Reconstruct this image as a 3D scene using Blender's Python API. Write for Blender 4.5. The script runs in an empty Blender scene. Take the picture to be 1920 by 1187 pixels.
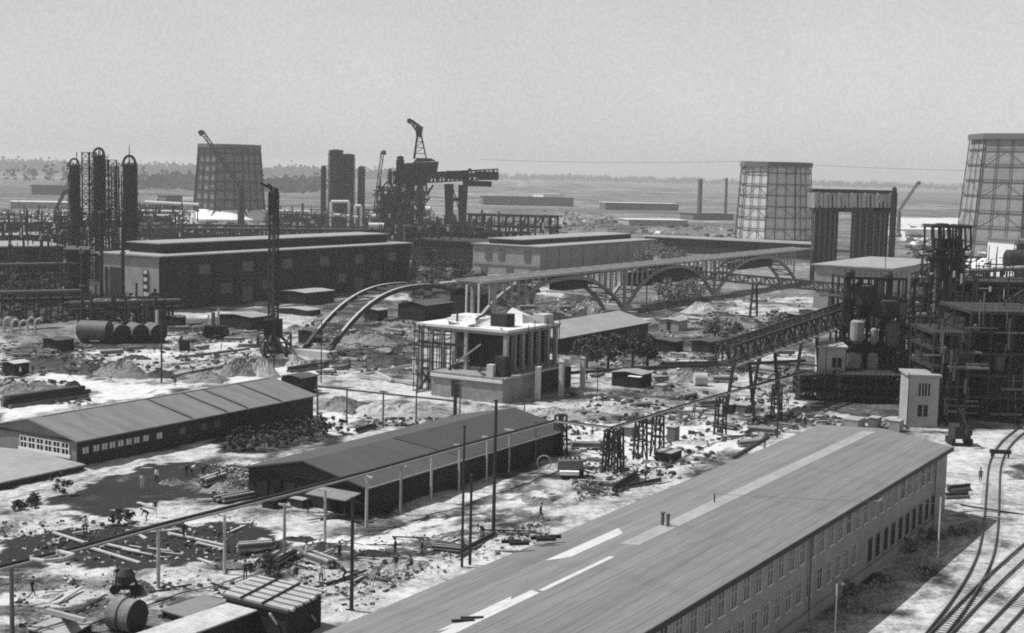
import bpy, math, random
import numpy as np
from mathutils import Vector, Matrix
random.seed(7); rng = np.random.RandomState(7)
R = math.radians
sc = bpy.context.scene
col = sc.collection
# ---------------------------------------------------------------- camera
F, CH, PITCH, ROLL = 2650.0, 36.0, math.atan((593.5-321)/2650.0), R(1.3)
cam = bpy.data.cameras.new('camera'); co = bpy.data.objects.new('camera', cam); col.objects.link(co)
cam.sensor_width = 36; cam.lens = 36*F/1920; cam.clip_end = 60000; cam.clip_start = .5
co.matrix_world = Matrix.Translation((0, 0, CH)) @ Matrix.Rotation(R(90)-PITCH, 4, 'X') @ Matrix.Rotation(ROLL, 4, 'Z')
sc.camera = co
# ---------------------------------------------------------------- daylight
SUN_AZ, SUN_EL = R(-80), R(57)
w = bpy.data.worlds.new('World'); sc.world = w; w.use_nodes = True
nt = w.node_tree; bg = nt.nodes['Background']
sky = nt.nodes.new('ShaderNodeTexSky'); sky.sky_type = 'NISHITA'; sky.sun_disc = False
sky.sun_elevation = SUN_EL; sky.sun_rotation = SUN_AZ; sky.dust_density = 1.0; sky.air_density = 1.0; sky.ozone_density = 1.0; sky.altitude = 0
bw = nt.nodes.new('ShaderNodeRGBToBW')   # black-and-white photograph
nt.links.new(sky.outputs[0], bw.inputs[0]); 
# a pale even haze veil put into the sky colour low down, mottled finely like film grain
def wm(op, x, y):
    q = nt.nodes.new('ShaderNodeMath'); q.operation = op
    for i, z in enumerate((x, y)):
        if isinstance(z, (int, float)): q.inputs[i].default_value = z
        else: nt.links.new(z, q.inputs[i])
    return q.outputs[0]
tcw = nt.nodes.new('ShaderNodeTexCoord'); sxz = nt.nodes.new('ShaderNodeSeparateXYZ'); nt.links.new(tcw.outputs['Generated'], sxz.inputs[0])
mr = nt.nodes.new('ShaderNodeMapRange'); mr.interpolation_type = 'SMOOTHSTEP'; nt.links.new(sxz.outputs[2], mr.inputs[0])
for i, z in enumerate((.12, .5, 1.0, 0.0)): mr.inputs[i+1].default_value = z
wn = nt.nodes.new('ShaderNodeTexNoise'); wn.inputs['Scale'].default_value = 420; wn.inputs['Detail'].default_value = 3; nt.links.new(tcw.outputs['Generated'], wn.inputs['Vector'])
wn2 = nt.nodes.new('ShaderNodeTexNoise'); wn2.inputs['Scale'].default_value = 7; wn2.inputs['Detail'].default_value = 3; nt.links.new(tcw.outputs['Generated'], wn2.inputs['Vector'])
veil = wm('MULTIPLY', mr.outputs[0], wm('ADD', wm('ADD', 2.75, wm('MULTIPLY', sxz.outputs[0], .9)), wm('ADD', wm('MULTIPLY', wm('SUBTRACT', wn.outputs['Fac'], .5), 1.5), wm('MULTIPLY', wm('SUBTRACT', wn2.outputs['Fac'], .5), .9))))
tot = wm('ADD', wm('MULTIPLY', bw.outputs[0], wm('SUBTRACT', 1.0, wm('MULTIPLY', mr.outputs[0], .6))), veil)
nt.links.new(tot, bg.inputs['Color'])
bg.inputs['Strength'].default_value = 0.11
sun = bpy.data.lights.new('sun', 'SUN'); sun.energy = 4.2; sun.angle = R(.6)
so = bpy.data.objects.new('sun', sun); col.objects.link(so)
sd = Vector((math.sin(SUN_AZ)*math.cos(SUN_EL), math.cos(SUN_AZ)*math.cos(SUN_EL), math.sin(SUN_EL)))
so.rotation_euler = sd.to_track_quat('Z', 'Y').to_euler(); so.location = (0, 0, 300)
sc.view_settings.view_transform = 'Standard'; sc.view_settings.look = 'None'
sc.view_settings.exposure = 0.3; sc.view_settings.gamma = 1
sc.cycles.max_bounces = 5; sc.cycles.diffuse_bounces = 3; sc.cycles.glossy_bounces = 2; sc.cycles.volume_bounces = 0
sc.cycles.use_denoising = False; sc.cycles.pixel_filter_type = 'BLACKMAN_HARRIS'; sc.cycles.filter_width = 1.9
# ---------------------------------------------------------------- site survey: all the works are set out on one grid, u along the long buildings, v across
AZ = R(31.3); L = Vector((math.sin(AZ), math.cos(AZ), 0)); N = Vector((math.cos(AZ), -math.sin(AZ), 0))
def W(u, v, z=0): return L*u + N*v + Vector((0, 0, z))
def ray(px, py):
    x = (px-960)/F; y = -(py-593.5)/F; c, s = math.cos(ROLL), math.sin(ROLL)
    X = x*c-y*s; Y = x*s+y*c
    return Vector((X, math.cos(PITCH)+Y*math.sin(PITCH), -math.sin(PITCH)+Y*math.cos(PITCH)))
def P(px, py, z=0):           # survey: point of height z seen at this place of the photograph
    d = ray(px, py); return d*((z-CH)/d.z) + Vector((0, 0, CH))
def D(px, py, y):             # survey: point at ground distance y
    d = ray(px, py); return d*(y/d.y) + Vector((0, 0, CH))
def UV(px, py, z=0): p = P(px, py, z); return p.dot(L), p.dot(N)
def HT(px, by, ty):           # height of a thing whose foot and top were seen
    b = P(px, by); d = ray(px, ty); return CH + d.z*b.y/d.y
# ---------------------------------------------------------------- materials
def grey(name, v, var=.25, scale=.6, rough=.9, stretch=(1, 1, 1), fine=.5, bump=.0, v2=None, lines=None, spec=.2):
    m = bpy.data.materials.new(name); m.use_nodes = True; t = m.node_tree; n = t.nodes; k = t.links
    b = n['Principled BSDF']; b.inputs['Roughness'].default_value = rough
    b.inputs['Specular IOR Level'].default_value = spec
    g = n.new('ShaderNodeNewGeometry'); vr = n.new('ShaderNodeVectorRotate'); vr.rotation_type = 'Z_AXIS'
    vr.inputs['Angle'].default_value = -(math.pi/2-AZ); k.new(g.outputs['Position'], vr.inputs['Vector'])
    mp = n.new('ShaderNodeMapping'); mp.inputs['Scale'].default_value = stretch; k.new(vr.outputs[0], mp.inputs['Vector'])
    def noise(s, det=4):
        q = n.new('ShaderNodeTexNoise'); q.inputs['Scale'].default_value = s; q.inputs['Detail'].default_value = det+4
        q.inputs['Roughness'].default_value = .72; k.new(mp.outputs[0], q.inputs['Vector']); return q.outputs['Fac']
    a = noise(scale); f = noise(scale*9)
    def math_(op, x, y, c=False):
        q = n.new('ShaderNodeMath'); q.operation = op; q.use_clamp = c
        for i, z in enumerate((x, y)):
            if isinstance(z, (int, float)): q.inputs[i].default_value = z
            else: k.new(z, q.inputs[i])
        return q.outputs[0]
    s = math_('ADD', math_('MULTIPLY', math_('SUBTRACT', a, .5), 2.6), math_('MULTIPLY', math_('SUBTRACT', f, .5), 2.6*fine))
    fac = math_('ADD', math_('MULTIPLY', s, var), 1.0)
    val = math_('MULTIPLY', fac, v)
    if lines:      # (axis, per metre, depth): joints between strips, boards or courses
        sp = n.new('ShaderNodeSeparateXYZ'); k.new(vr.outputs[0], sp.inputs[0])
        for ax, per, dep in lines:
            q = math_('FRACT', math_('MULTIPLY', sp.outputs[ax], per), 0)
            q = math_('LESS_THAN', q, .12)
            val = math_('MULTIPLY', val, math_('SUBTRACT', 1.0, math_('MULTIPLY', q, dep)))
    val = math_('MAXIMUM', val, .012)
    cb = n.new('ShaderNodeCombineColor')
    for i in range(3): k.new(val, cb.inputs[i])
    k.new(cb.outputs[0], b.inputs['Base Color'])
    if bump:
        bp = n.new('ShaderNodeBump'); bp.inputs['Strength'].default_value = bump; bp.inputs['Distance'].default_value = .15
        k.new(f, bp.inputs['Height']); k.new(bp.outputs[0], b.inputs['Normal'])
    return m
M = {}
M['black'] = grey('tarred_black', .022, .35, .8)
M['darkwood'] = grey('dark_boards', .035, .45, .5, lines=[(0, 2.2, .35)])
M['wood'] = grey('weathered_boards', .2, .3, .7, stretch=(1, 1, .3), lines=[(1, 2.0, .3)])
M['timber'] = grey('timber', .3, .35, 1.2)
M['pale'] = grey('pale_timber', .42, .3, 1.5)
M['white'] = grey('white_paint', .72, .15, .5, fine=1.0)
M['felt'] = grey('roofing_felt', .175, .4, .4, stretch=(.07, 1.5, 1), fine=1.1, lines=[(1, .9, .16), (0, .07, .06)])
M['feltcross'] = grey('felt_laid_across', .165, .5, .35, stretch=(1.6, .18, .1), fine=.8)
M['feltdark'] = grey('dark_roofing_felt', .075, .35, .4, stretch=(.6, .25, 1))
M['feltdarker'] = grey('fresh_tarred_felt', .06, .2, .4)
M['roofgrey'] = grey('grey_flat_roof', .27, .32, .25, fine=1.0)
M['paper'] = grey('bright_roofing_sheet', .46, .3, .6, fine=1.0)
M['dustyroof'] = grey('dust_covered_roof', .42, .55, .5, fine=1.2)
M['grass'] = grey('dry_grass', .36, .4, .8)
M['render'] = grey('rendered_wall', .3, .4, .3, fine=1.0)
M['rough'] = grey('rough_masonry', .24, .6, .4, fine=1.2)
M['brick'] = grey('grey_masonry', .25, .4, .45, fine=1.0, lines=[(2, 3.5, .12)])
M['darkwall'] = grey('dark_masonry', .03, .7, .12, fine=.9)  # near-black masonry tone, also used for the sheets that stand for shade
M['conc'] = grey('raw_concrete', .42, .35, .5, fine=.9)
M['whiteconc'] = grey('fresh_concrete', .58, .3, .5, fine=1.0)
M['steel'] = grey('rusty_steel', .035, .3, .8, rough=.7)
M['steelmid'] = grey('grey_steel', .12, .3, .8, rough=.6)
M['tank'] = grey('painted_tank_plate', .26, .5, .4, rough=.6)
M['glass'] = grey('window_glass', .015, .3, 1, rough=.45, spec=.15)
M['clad'] = grey('asbestos_sheeting', .56, .2, .12, fine=.9)
M['claddeep'] = grey('weathered_cladding', .27, .35, .12, fine=1.0)
M['claddark'] = grey('old_dark_cladding', .2, .6, .12, fine=1.0)
M['cladmid'] = grey('grey_cladding', .17, .25, .12, fine=1.0)
M['soil'] = grey('dug_earth', .2, .7, .45, fine=1.2, bump=.6)
M['sandpile'] = grey('sand_heap', .36, .4, .4, fine=1.0, bump=.4)
M['darksoil'] = grey('dark_slag', .06, .5, .4, fine=1.2, bump=.6)
M['leaf'] = grey('leaves', .055, .5, .8)
M['leafgrey'] = grey('dusty_leaves', .16, .35, .8)
M['bark'] = grey('bark', .06, .3, 2)
M['skin'] = grey('skin', .4, .05); M['cloth'] = grey('dark_cloth', .035, .2); M['clothlight'] = grey('light_cloth', .6, .1)
M['rust'] = grey('rail_steel', .07, .25, 2, rough=.6)
# ---------------------------------------------------------------- mesh helpers
ORG = {}
class MB:
    def __init__(s): s.v = []; s.f = []
    def add(s, vs, fs):
        o = len(s.v); s.v += [Vector(x) for x in vs]; s.f += [tuple(i+o for i in f) for f in fs]; return s
    def hexa(s, q):      # 8 corners: bottom ring then top ring
        return s.add(q, [(3, 2, 1, 0), (4, 5, 6, 7), (0, 1, 5, 4), (1, 2, 6, 5), (2, 3, 7, 6), (3, 0, 4, 7)])
    def uv(s, u0, u1, v0, v1, z0, z1):
        return s.hexa([W(u0, v0, z0), W(u0, v1, z0), W(u1, v1, z0), W(u1, v0, z0), W(u0, v0, z1), W(u0, v1, z1), W(u1, v1, z1), W(u1, v0, z1)])
    def box(s, x0, x1, y0, y1, z0, z1):
        return s.hexa([(x0, y0, z0), (x1, y0, z0), (x1, y1, z0), (x0, y1, z0), (x0, y0, z1), (x1, y0, z1), (x1, y1, z1), (x0, y1, z1)])
    def bar(s, p, q, w=.2, h=None):
        p = Vector(p); q = Vector(q); h = h or w; d = q-p
        if d.length < 1e-5: return s
        d.normalize(); a = d.cross(Vector((0, 0, 1)))
        if a.length < .05: a = d.cross(Vector((L.x, L.y, 0)))
        a.normalize(); b = a.cross(d); a *= w/2; b *= h/2
        return s.hexa([p-a-b, p+a-b, q+a-b, q-a-b, p-a+b, p+a+b, q+a+b, q-a+b])
    def tube(s, p, q, r, r2=None, n=10, cap=True):
        p = Vector(p); q = Vector(q); r2 = r if r2 is None else r2; d = (q-p).normalized(); a = d.cross(Vector((0, 0, 1)))
        if a.length < .05: a = Vector((1, 0, 0))
        a.normalize(); b = d.cross(a); o = len(s.v)
        for c, rr in ((p, r), (q, r2)):
            for i in range(n): t = 2*math.pi*i/n; s.v.append(c+(a*math.cos(t)+b*math.sin(t))*rr)
        for i in range(n): j = (i+1) % n; s.f.append((o+i, o+j, o+n+j, o+n+i))
        if cap: s.f.append(tuple(o+i for i in range(n-1, -1, -1))); s.f.append(tuple(o+n+i for i in range(n)))
        return s
    def lathe(s, c, prof, n=16):
        c = Vector(c); o = len(s.v)
        for r, z in prof:
            for i in range(n): t = 2*math.pi*i/n; s.v.append(c+Vector((r*math.cos(t), r*math.sin(t), z)))
        for k in range(len(prof)-1):
            for i in range(n): j = (i+1) % n; s.f.append((o+k*n+i, o+k*n+j, o+k*n+n+j, o+k*n+n+i))
        s.f.append(tuple(o+i for i in range(n-1, -1, -1))); e = o+(len(prof)-1)*n; s.f.append(tuple(e+i for i in range(n)))
        return s
    def path(s, pts, r, n=8):
        for a, b in zip(pts, pts[1:]): s.tube(a, b, r, n=n)
        return s
    def truss(s, p, q, h, w, nb, t=.2, up=None):      # lattice girder between two points (centre line of its bottom face)
        p = Vector(p); q = Vector(q); d = (q-p); side = d.cross(Vector((0, 0, 1)))
        if side.length < .05*d.length: side = Vector((1, 0, 0)); upv = Vector((0, 1, 0))
        else: side.normalize(); upv = side.cross(d).normalized()
        side = side.normalized()*w/2; upv = upv*h
        for sg in (-1, 1):
            s.bar(p+side*sg, q+side*sg, t); s.bar(p+side*sg+upv, q+side*sg+upv, t)
            for i in range(nb+1):
                c = p+d*i/nb+side*sg; s.bar(c, c+upv, t*.7)
                if i < nb:
                    e = p+d*(i+1)/nb+side*sg
                    if i % 2: s.bar(c+upv, e, t*.6)
                    else: s.bar(c, e+upv, t*.6)
        for i in range(nb+1):
            c = p+d*i/nb; s.bar(c-side, c+side, t*.7); s.bar(c-side+upv, c+side+upv, t*.7)
        return s
    def build(s, name, mat, parent=None, org=None, smooth=False):
        me = bpy.data.meshes.new(name)
        if org is None:
            if parent is not None: org = ORG[parent.name]
            else:
                xs = [v.x for v in s.v]; ys = [v.y for v in s.v]; zs = [v.z for v in s.v]
                org = Vector(((min(xs)+max(xs))/2, (min(ys)+max(ys))/2, min(zs)))
        me.from_pydata([v-org for v in s.v], [], s.f); me.update()
        me.materials.append(M[mat] if isinstance(mat, str) else mat)
        if smooth: me.polygons.foreach_set('use_smooth', [True]*len(me.polygons))
        o = bpy.data.objects.new(name, me); col.objects.link(o)
        if parent is not None: o.parent = parent
        else: o.location = org
        ORG[o.name] = org; return o
def tag(o, label, cat=None, group=None, kind=None):
    if label: o['label'] = label
    if cat: o['category'] = cat
    if group: o['group'] = group
    if kind: o['kind'] = kind
    return o
def thing(name, label, cat, loc=(0, 0, 0), group=None):
    o = bpy.data.objects.new(name, None); col.objects.link(o); o.location = loc; o.empty_display_size = .5
    ORG[o.name] = Vector(loc); return tag(o, label, cat, group)
def copy_tree(o, parent=None):
    c = o.copy(); col.objects.link(c); c.parent = parent
    for ch in list(o.children): copy_tree(ch, c)
    return c
def place(o, loc, rz=0, s=1.0, label=None):
    o.location = loc; o.rotation_euler = (0, 0, rz)
    if s != 1.0: o.scale = (s, s, s) if isinstance(s, (int, float)) else s
    if label: o['label'] = label
    return o
U_ANG = math.pi/2-AZ        # rotation about z that lays local x along u
# ================================================================ GROUND
def inpoly(px, py, poly):
    r = np.zeros(px.shape, bool); n = len(poly)
    for i in range(n):
        x1, y1 = poly[i]; x2, y2 = poly[(i+1) % n]
        c = ((y1 > py) != (y2 > py)) & (px < (x2-x1)*(py-y1)/(y2-y1+1e-9)+x1); r ^= c
    return r
def steps(a, b, f):
    out = [a]
    while out[-1] < b: out.append(out[-1]+f(out[-1]))
    return out
ys = [-20000, -5000, -1000, -200, 0, 50]+steps(80, 3000, lambda y: max(.55, .6*(y/180)**1.75))+[3400, 4000, 5000, 7000, 10000, 15000, 25000]
xs0 = steps(0, 700, lambda x: .7 if x < 90 else .7*(x/90)**1.6)+[900, 1300, 2000, 4000, 8000, 20000]
xs = [-x for x in xs0[:0:-1]]+xs0
X, Y = np.meshgrid(np.array(xs), np.array(ys))
tone = np.full(X.shape, .74)
def vnoise(X, Y, s, seed):
    r = np.random.RandomState(seed); T = r.rand(64, 64); x = X/s; y = Y/s
    i = np.floor(x).astype(int); j = np.floor(y).astype(int); fx = x-i; fy = y-j; fx = fx*fx*(3-2*fx); fy = fy*fy*(3-2*fy)
    g = lambda a, b: T[a % 64, b % 64]
    return (g(i, j)*(1-fx)+g(i+1, j)*fx)*(1-fy)+(g(i, j+1)*(1-fx)+g(i+1, j+1)*fx)*fy
WX = X+(vnoise(X, Y, 7, 1)-.5)*5+(vnoise(X, Y, 2.2, 2)-.5)*3+(vnoise(X, Y, .9, 5)-.5)*1.6; WY = Y+(vnoise(X, Y, 7, 3)-.5)*6+(vnoise(X, Y, 2.2, 4)-.5)*3.4+(vnoise(X, Y, .9, 6)-.5)*2.2
def region(poly, t):
    q = [tuple(P(a, b)[:2]) for a, b in poly]; m = inpoly(WX, WY, q); tone[m] = t
def regionuv(u0, u1, v0, v1, t):
    U = X*L.x+Y*L.y; V = X*N.x+Y*N.y; tone[(U > u0) & (U < u1) & (V > v0) & (V < v1)] = t
YB = Y+(vnoise(X, Y, 60, 51)-.5)*180+(vnoise(X, Y, 17, 52)-.5)*60; tone[YB > 420] = .42; tone[YB > 620] = .33; tone[(np.abs(X) > 110+.12*Y) & (YB > 150) & (X < 0)] = .4
for y0, y1, t in ((1000, 1150, .42), (1150, 1350, .35), (1350, 1500, .42), (1500, 1900, .34), (1900, 2150, .42), (2150, 2700, .36), (2700, 3300, .4), (3300, 30000, .36)):
    Q = Y+X*.12+(vnoise(X, Y, 300, 9)-.5)*420+(vnoise(X, Y, 90, 10)-.5)*120; tone[(Q > y0) & (Q < y1)] = t
tone += (Y > 620)*((vnoise(X, Y, 70, 11)-.5)*.22+(vnoise(X, Y, 25, 12)-.5)*.2)
# stretches of darker made ground, slag and trodden earth
region([(0, 480), (320, 480), (320, 590), (150, 600), (0, 600)], .2)
region([(0, 600), (150, 596), (300, 640), (210, 690), (0, 640)], .5)
region([(0, 655), (60, 640), (150, 668), (215, 690), (200, 706), (100, 702), (40, 700), (0, 708)], .2)
region([(60, 610), (150, 620), (160, 660), (70, 640)], .45)
region([(300, 590), (480, 600), (520, 640), (420, 660), (320, 640)], .42)
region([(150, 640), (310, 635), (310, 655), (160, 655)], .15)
region([(380, 700), (440, 670), (540, 660), (560, 700), (470, 716)], .38)
region([(600, 560), (800, 560), (800, 680), (640, 690), (560, 660)], .48)
region([(680, 650), (790, 650), (790, 690), (690, 690)], .2)
region([(770, 560), (900, 540), (1060, 560), (1060, 600), (800, 600)], .3)
region([(1060, 600), (1230, 600), (1230, 690), (1060, 690)], .3)
region([(1060, 520), (1560, 490), (1590, 580), (1060, 600)], .42)
region([(1200, 600), (1590, 595), (1590, 640), (1400, 665), (1220, 660)], .36)
region([(1380, 560), (1560, 555), (1560, 585), (1380, 590)], .75)
region([(1230, 675), (1420, 680), (1330, 705), (1230, 700)], .5)
region([(1100, 740), (1250, 730), (1420, 760), (1400, 790), (1200, 770)], .62)
region([(1500, 640), (1800, 600), (1920, 560), (1920, 790), (1520, 775)], .25)
region([(1440, 690), (1520, 690), (1520, 740), (1440, 740)], .6)
region([(560, 745), (850, 760), (800, 790), (640, 775)], .55)
region([(640, 780), (790, 795), (780, 800), (690, 800)], .3)
region([(420, 800), (600, 785), (660, 800), (560, 835), (430, 850)], .12)
region([(0, 940), (130, 880), (420, 845), (440, 858), (240, 900), (60, 950)], .7)
region([(45, 948), (130, 912), (220, 888), (330, 862), (400, 866), (450, 890), (478, 893), (470, 930), (340, 940), (230, 952), (120, 957)], -.12)
region([(395, 880), (470, 870), (470, 935), (400, 928)], .45)
region([(0, 992), (60, 985), (180, 975), (210, 968), (330, 985), (470, 980), (500, 1010), (560, 1012), (520, 1050), (400, 1062), (310, 1055), (220, 1058), (130, 1045), (0, 1060)], -.12)
region([(500, 1035), (600, 1024), (760, 1018), (860, 1006), (840, 1022), (700, 1052), (720, 1070), (600, 1062), (520, 1050)], .22)
region([(0, 1062), (40, 1065), (70, 1090), (0, 1100)], .2)
region([(0, 1155), (120, 1140), (230, 1130), (330, 1120), (430, 1105), (480, 1090), (400, 1140), (250, 1190), (0, 1200)], .3)
region([(740, 975), (960, 955), (1080, 962), (1060, 978), (860, 990)], .45)
region([(980, 935), (1050, 918), (1045, 930), (1000, 945)], .3)
region([(1680, 408), (1815, 408), (1800, 440), (1690, 452)], .95)
region([(1480, 1190), (1600, 1120), (1740, 990), (1830, 975), (1850, 990), (1790, 1030), (1700, 1110), (1600, 1190)], .62)
region([(1600, 1130), (1720, 1010), (1830, 978), (1790, 1005), (1680, 1080), (1560, 1160)], .52)
region([(1780, 965), (1920, 955), (1920, 985), (1790, 990)], .6)
region([(470, 890), (660, 900), (760, 985), (1050, 880), (1052, 895), (770, 1000), (640, 960), (470, 950)], .35)
near_ = (Y < 420)
tone += (vnoise(X, Y, 14, 21)-.5)*.16*(tone > .3)
mid_ = near_ & (Y > 195) & (X < 20)
tone -= .04*mid_*(tone > .3)
tone -= near_*np.clip(vnoise(X, Y, 9, 41)-.55, 0, 1)*1.1*(Y > 170)*(tone > .3)
tone -= near_*np.clip(vnoise(X, Y*1.0, 3.3, 42)-.62, 0, 1)*1.5*(tone > .3)
tone += near_*np.clip(vnoise(X, Y, 2.6, 43)-.6, 0, 1)*.9*(tone < .0)
region([(0, 790), (0, 772), (175, 748), (175, 738), (150, 722), (60, 712), (30, 704), (130, 700), (200, 712), (300, 718), (330, 712), (480, 690), (560, 690), (640, 690), (560, 712), (420, 714)], .95)
region([(150, 655), (300, 655), (420, 640), (540, 630), (520, 650), (330, 675), (180, 672)], .85)
region([(1060, 790), (1300, 800), (1420, 790), (1360, 850), (1240, 880), (1080, 870)], .92)
region([(620, 770), (700, 800), (600, 812), (560, 790)], .95)
region([(480, 985), (640, 1000), (760, 985), (860, 960), (940, 950), (830, 1000), (600, 1020), (500, 1015)], .92)
region([(1790, 850), (1860, 830), (1920, 830), (1920, 935), (1800, 935)], .72)
# wheel ruts and trodden tracks
for pts, wd, t in (([(480, 1150), (620, 1110), (900, 985), (1120, 905)], .8, -.3), ([(490, 1170), (640, 1125), (920, 1000), (1140, 915)], .7, -.25),
                   ([(0, 935), (90, 915), (180, 885), (330, 850)], .7, -.3), ([(0, 960), (100, 935), (200, 905)], .6, -.25),
                   ([(310, 690), (420, 665), (520, 650)], .9, -.5), ([(310, 705), (400, 690), (470, 672)], .8, -.4),
                   ([(860, 745), (1000, 800), (1200, 830), (1380, 870)], .9, -.2), ([(760, 1010), (900, 960), (1060, 940)], .6, -.35),
                   ([(250, 705), (350, 690), (430, 668)], .7, -.3), ([(1470, 1187), (1640, 1085)], .6, -.2), ([(1700, 1150), (1780, 1060), (1830, 1010)], .5, -.2),
                   ([(1790, 940), (1920, 945)], .5, -.3), ([(1230, 640), (1400, 630), (1560, 610)], 1.2, -.3), ([(1240, 690), (1380, 690), (1500, 700)], 1.0, -.3)):
    q = [P(a, b) for a, b in pts]
    for a, b in zip(q, q[1:]):
        dx, dy = b.x-a.x, b.y-a.y; l2 = dx*dx+dy*dy
        tt = np.clip(((WX*.3+X*.7-a.x)*dx+(WY*.3+Y*.7-a.y)*dy)/l2, 0, 1)
        dd = np.hypot(WX*.3+X*.7-a.x-tt*dx, WY*.3+Y*.7-a.y-tt*dy); tone += t*np.clip(1-dd/wd, 0, 1)
Z = ((vnoise(X, Y, 5, 31)-.5)*.35+(vnoise(X, Y, 1.6, 32)-.5)*.22+(vnoise(X, Y, .9, 33)-.5)*.12)*(Y > 80)*(Y < 700)
near_track = (X > 20+.35*(Y-100)) & (X < 200) & (Y < 240); Z[near_track] *= .15
ny, nx = X.shape
me = bpy.data.meshes.new('ground'); vv = np.stack([X, Y, Z-.12], -1).reshape(-1, 3)
me.vertices.add(len(vv)); me.vertices.foreach_set('co', vv.ravel())
idx = (np.arange(ny-1)[:, None]*nx+np.arange(nx-1)[None, :]).ravel(); fc = np.stack([idx, idx+1, idx+nx+1, idx+nx], -1)
me.loops.add(fc.size); me.loops.foreach_set('vertex_index', fc.ravel().astype(np.int32)); me.polygons.add(len(fc))
me.polygons.foreach_set('loop_start', np.arange(0, fc.size, 4, dtype=np.int32)); me.polygons.foreach_set('loop_total', np.full(len(fc), 4, np.int32))
me.update(); me.validate()
at = me.attributes.new('soil_tone', 'FLOAT', 'POINT'); at.data.foreach_set('value', np.clip(tone, -.35, 1).ravel().astype(np.float32))
gm = bpy.data.materials.new('sandy_ground'); gm.use_nodes = True; t = gm.node_tree; n = t.nodes; k = t.links
b = n['Principled BSDF']; b.inputs['Roughness'].default_value = .95; b.inputs['Specular IOR Level'].default_value = .1
g = n.new('ShaderNodeNewGeometry'); A = n.new('ShaderNodeAttribute'); A.attribute_name = 'soil_tone'
def gn(s, det, ro=.7):
    q = n.new('ShaderNodeTexNoise'); q.inputs['Scale'].default_value = s; q.inputs['Detail'].default_value = det; q.inputs['Roughness'].default_value = ro
    k.new(g.outputs['Position'], q.inputs['Vector']); return q.outputs['Fac']
def mth(op, x, y, c=False):
    q = n.new('ShaderNodeMath'); q.operation = op; q.use_clamp = c
    for i, z in enumerate((x, y)):
        if isinstance(z, (int, float)): q.inputs[i].default_value = z
        else: k.new(z, q.inputs[i])
    return q.outputs[0]
n1 = gn(.16, 8, .75); n2 = gn(.9, 6, .8); n3 = gn(.03, 3)
n4 = gn(3.2, 3, .8)
s = mth('ADD', mth('MULTIPLY', mth('SUBTRACT', n1, .5), 1.25), mth('MULTIPLY', mth('SUBTRACT', n2, .5), 1.3))
s = mth('ADD', s, mth('MULTIPLY', mth('SUBTRACT', n4, .5), .7))
s = mth('ADD', s, mth('MULTIPLY', mth('SUBTRACT', n3, .5), .25))
s = mth('ADD', A.outputs['Fac'], s)
rp = n.new('ShaderNodeValToRGB'); k.new(s, rp.inputs[0]); e = rp.color_ramp.elements
e[0].position = .08; e[0].color = (.028,)*3+(1,); e[1].position = 1.0; e[1].color = (.58,)*3+(1,)
for p_, c_ in ((.28, .08), (.48, .18), (.64, .32), (.8, .45)): q = e.new(p_); q.color = (c_, c_, c_, 1)
k.new(rp.outputs[0], b.inputs['Base Color'])
bp = n.new('ShaderNodeBump'); bp.inputs['Strength'].default_value = .5; bp.inputs['Distance'].default_value = .25
k.new(n2, bp.inputs['Height']); k.new(bp.outputs[0], b.inputs['Normal'])
me.materials.append(gm); go = bpy.data.objects.new('ground', me); col.objects.link(go)
tag(go, 'bright trampled sand of the building site with dark slag patches', None, None, 'structure')
# ================================================================ LONG TWO-STOREY BUILDING
bl = thing('long_building', 'long two-storey grey masonry building with pale felt roof beside the railway tracks', 'building', W(100, -45.2))
VR, VL, VM, EZ, RZ = -37.5, -52.9, -45.3, 7.6, 8.35
U0, U1, U1L = 48, 152.4, 156.6
wl = MB()
wl.hexa([W(U0, VR, -.3), W(U1, VR, -.3), W(U1L, VL, -.3), W(U0, VL, -.3), W(U0, VR, EZ-.3), W(U1, VR, EZ-.3), W(U1L, VL, EZ-.3), W(U0, VL, EZ-.3)])
wall = wl.build('wall', 'brick', bl)
def slopes(parent, u0, u1a, u1b, vl, vm, vr, ez, rz, matl, matr, ov=.45, th=.22, name='roof_slope'):
    um = (u1a+u1b)/2; out = []
    for (va, ua, m) in ((vl, u1b, matl), (vr, u1a, matr)):
        d = ov if va > vm else -ov; zz = ez-(rz-ez)*ov/abs(va-vm)
        q = [W(u0-ov, va+d, zz), W(ua+ov, va+d, zz), W(um+ov, vm, rz), W(u0-ov, vm, rz)]
        if va < vm: q = q[::-1]
        o = MB().hexa([p-Vector((0, 0, th)) for p in q]+q).build(name, m, parent); out.append(o)
    return out
slopes(bl, U0, U1, U1L, VL, VM, VR, EZ, RZ, 'felt', 'felt')
MB().uv(U0, U1+.4, VR+.455, VR+.56, EZ-.42, EZ+.0).build('fascia', 'steel', bl)  # eave board, coloured dark for the shadow rim under the eave
MB().uv(U0, U1, VR+.003, VR+.25, -.2, .75).build('plinth', 'brick', bl)
MB().uv(U0, U1+.1, VR+.003, VR+.09, EZ-.75, EZ-.42).build('eave_shade_strip', 'darkwall', bl)  # dark strip on the wall, the eave's shadow put into the colour
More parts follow.
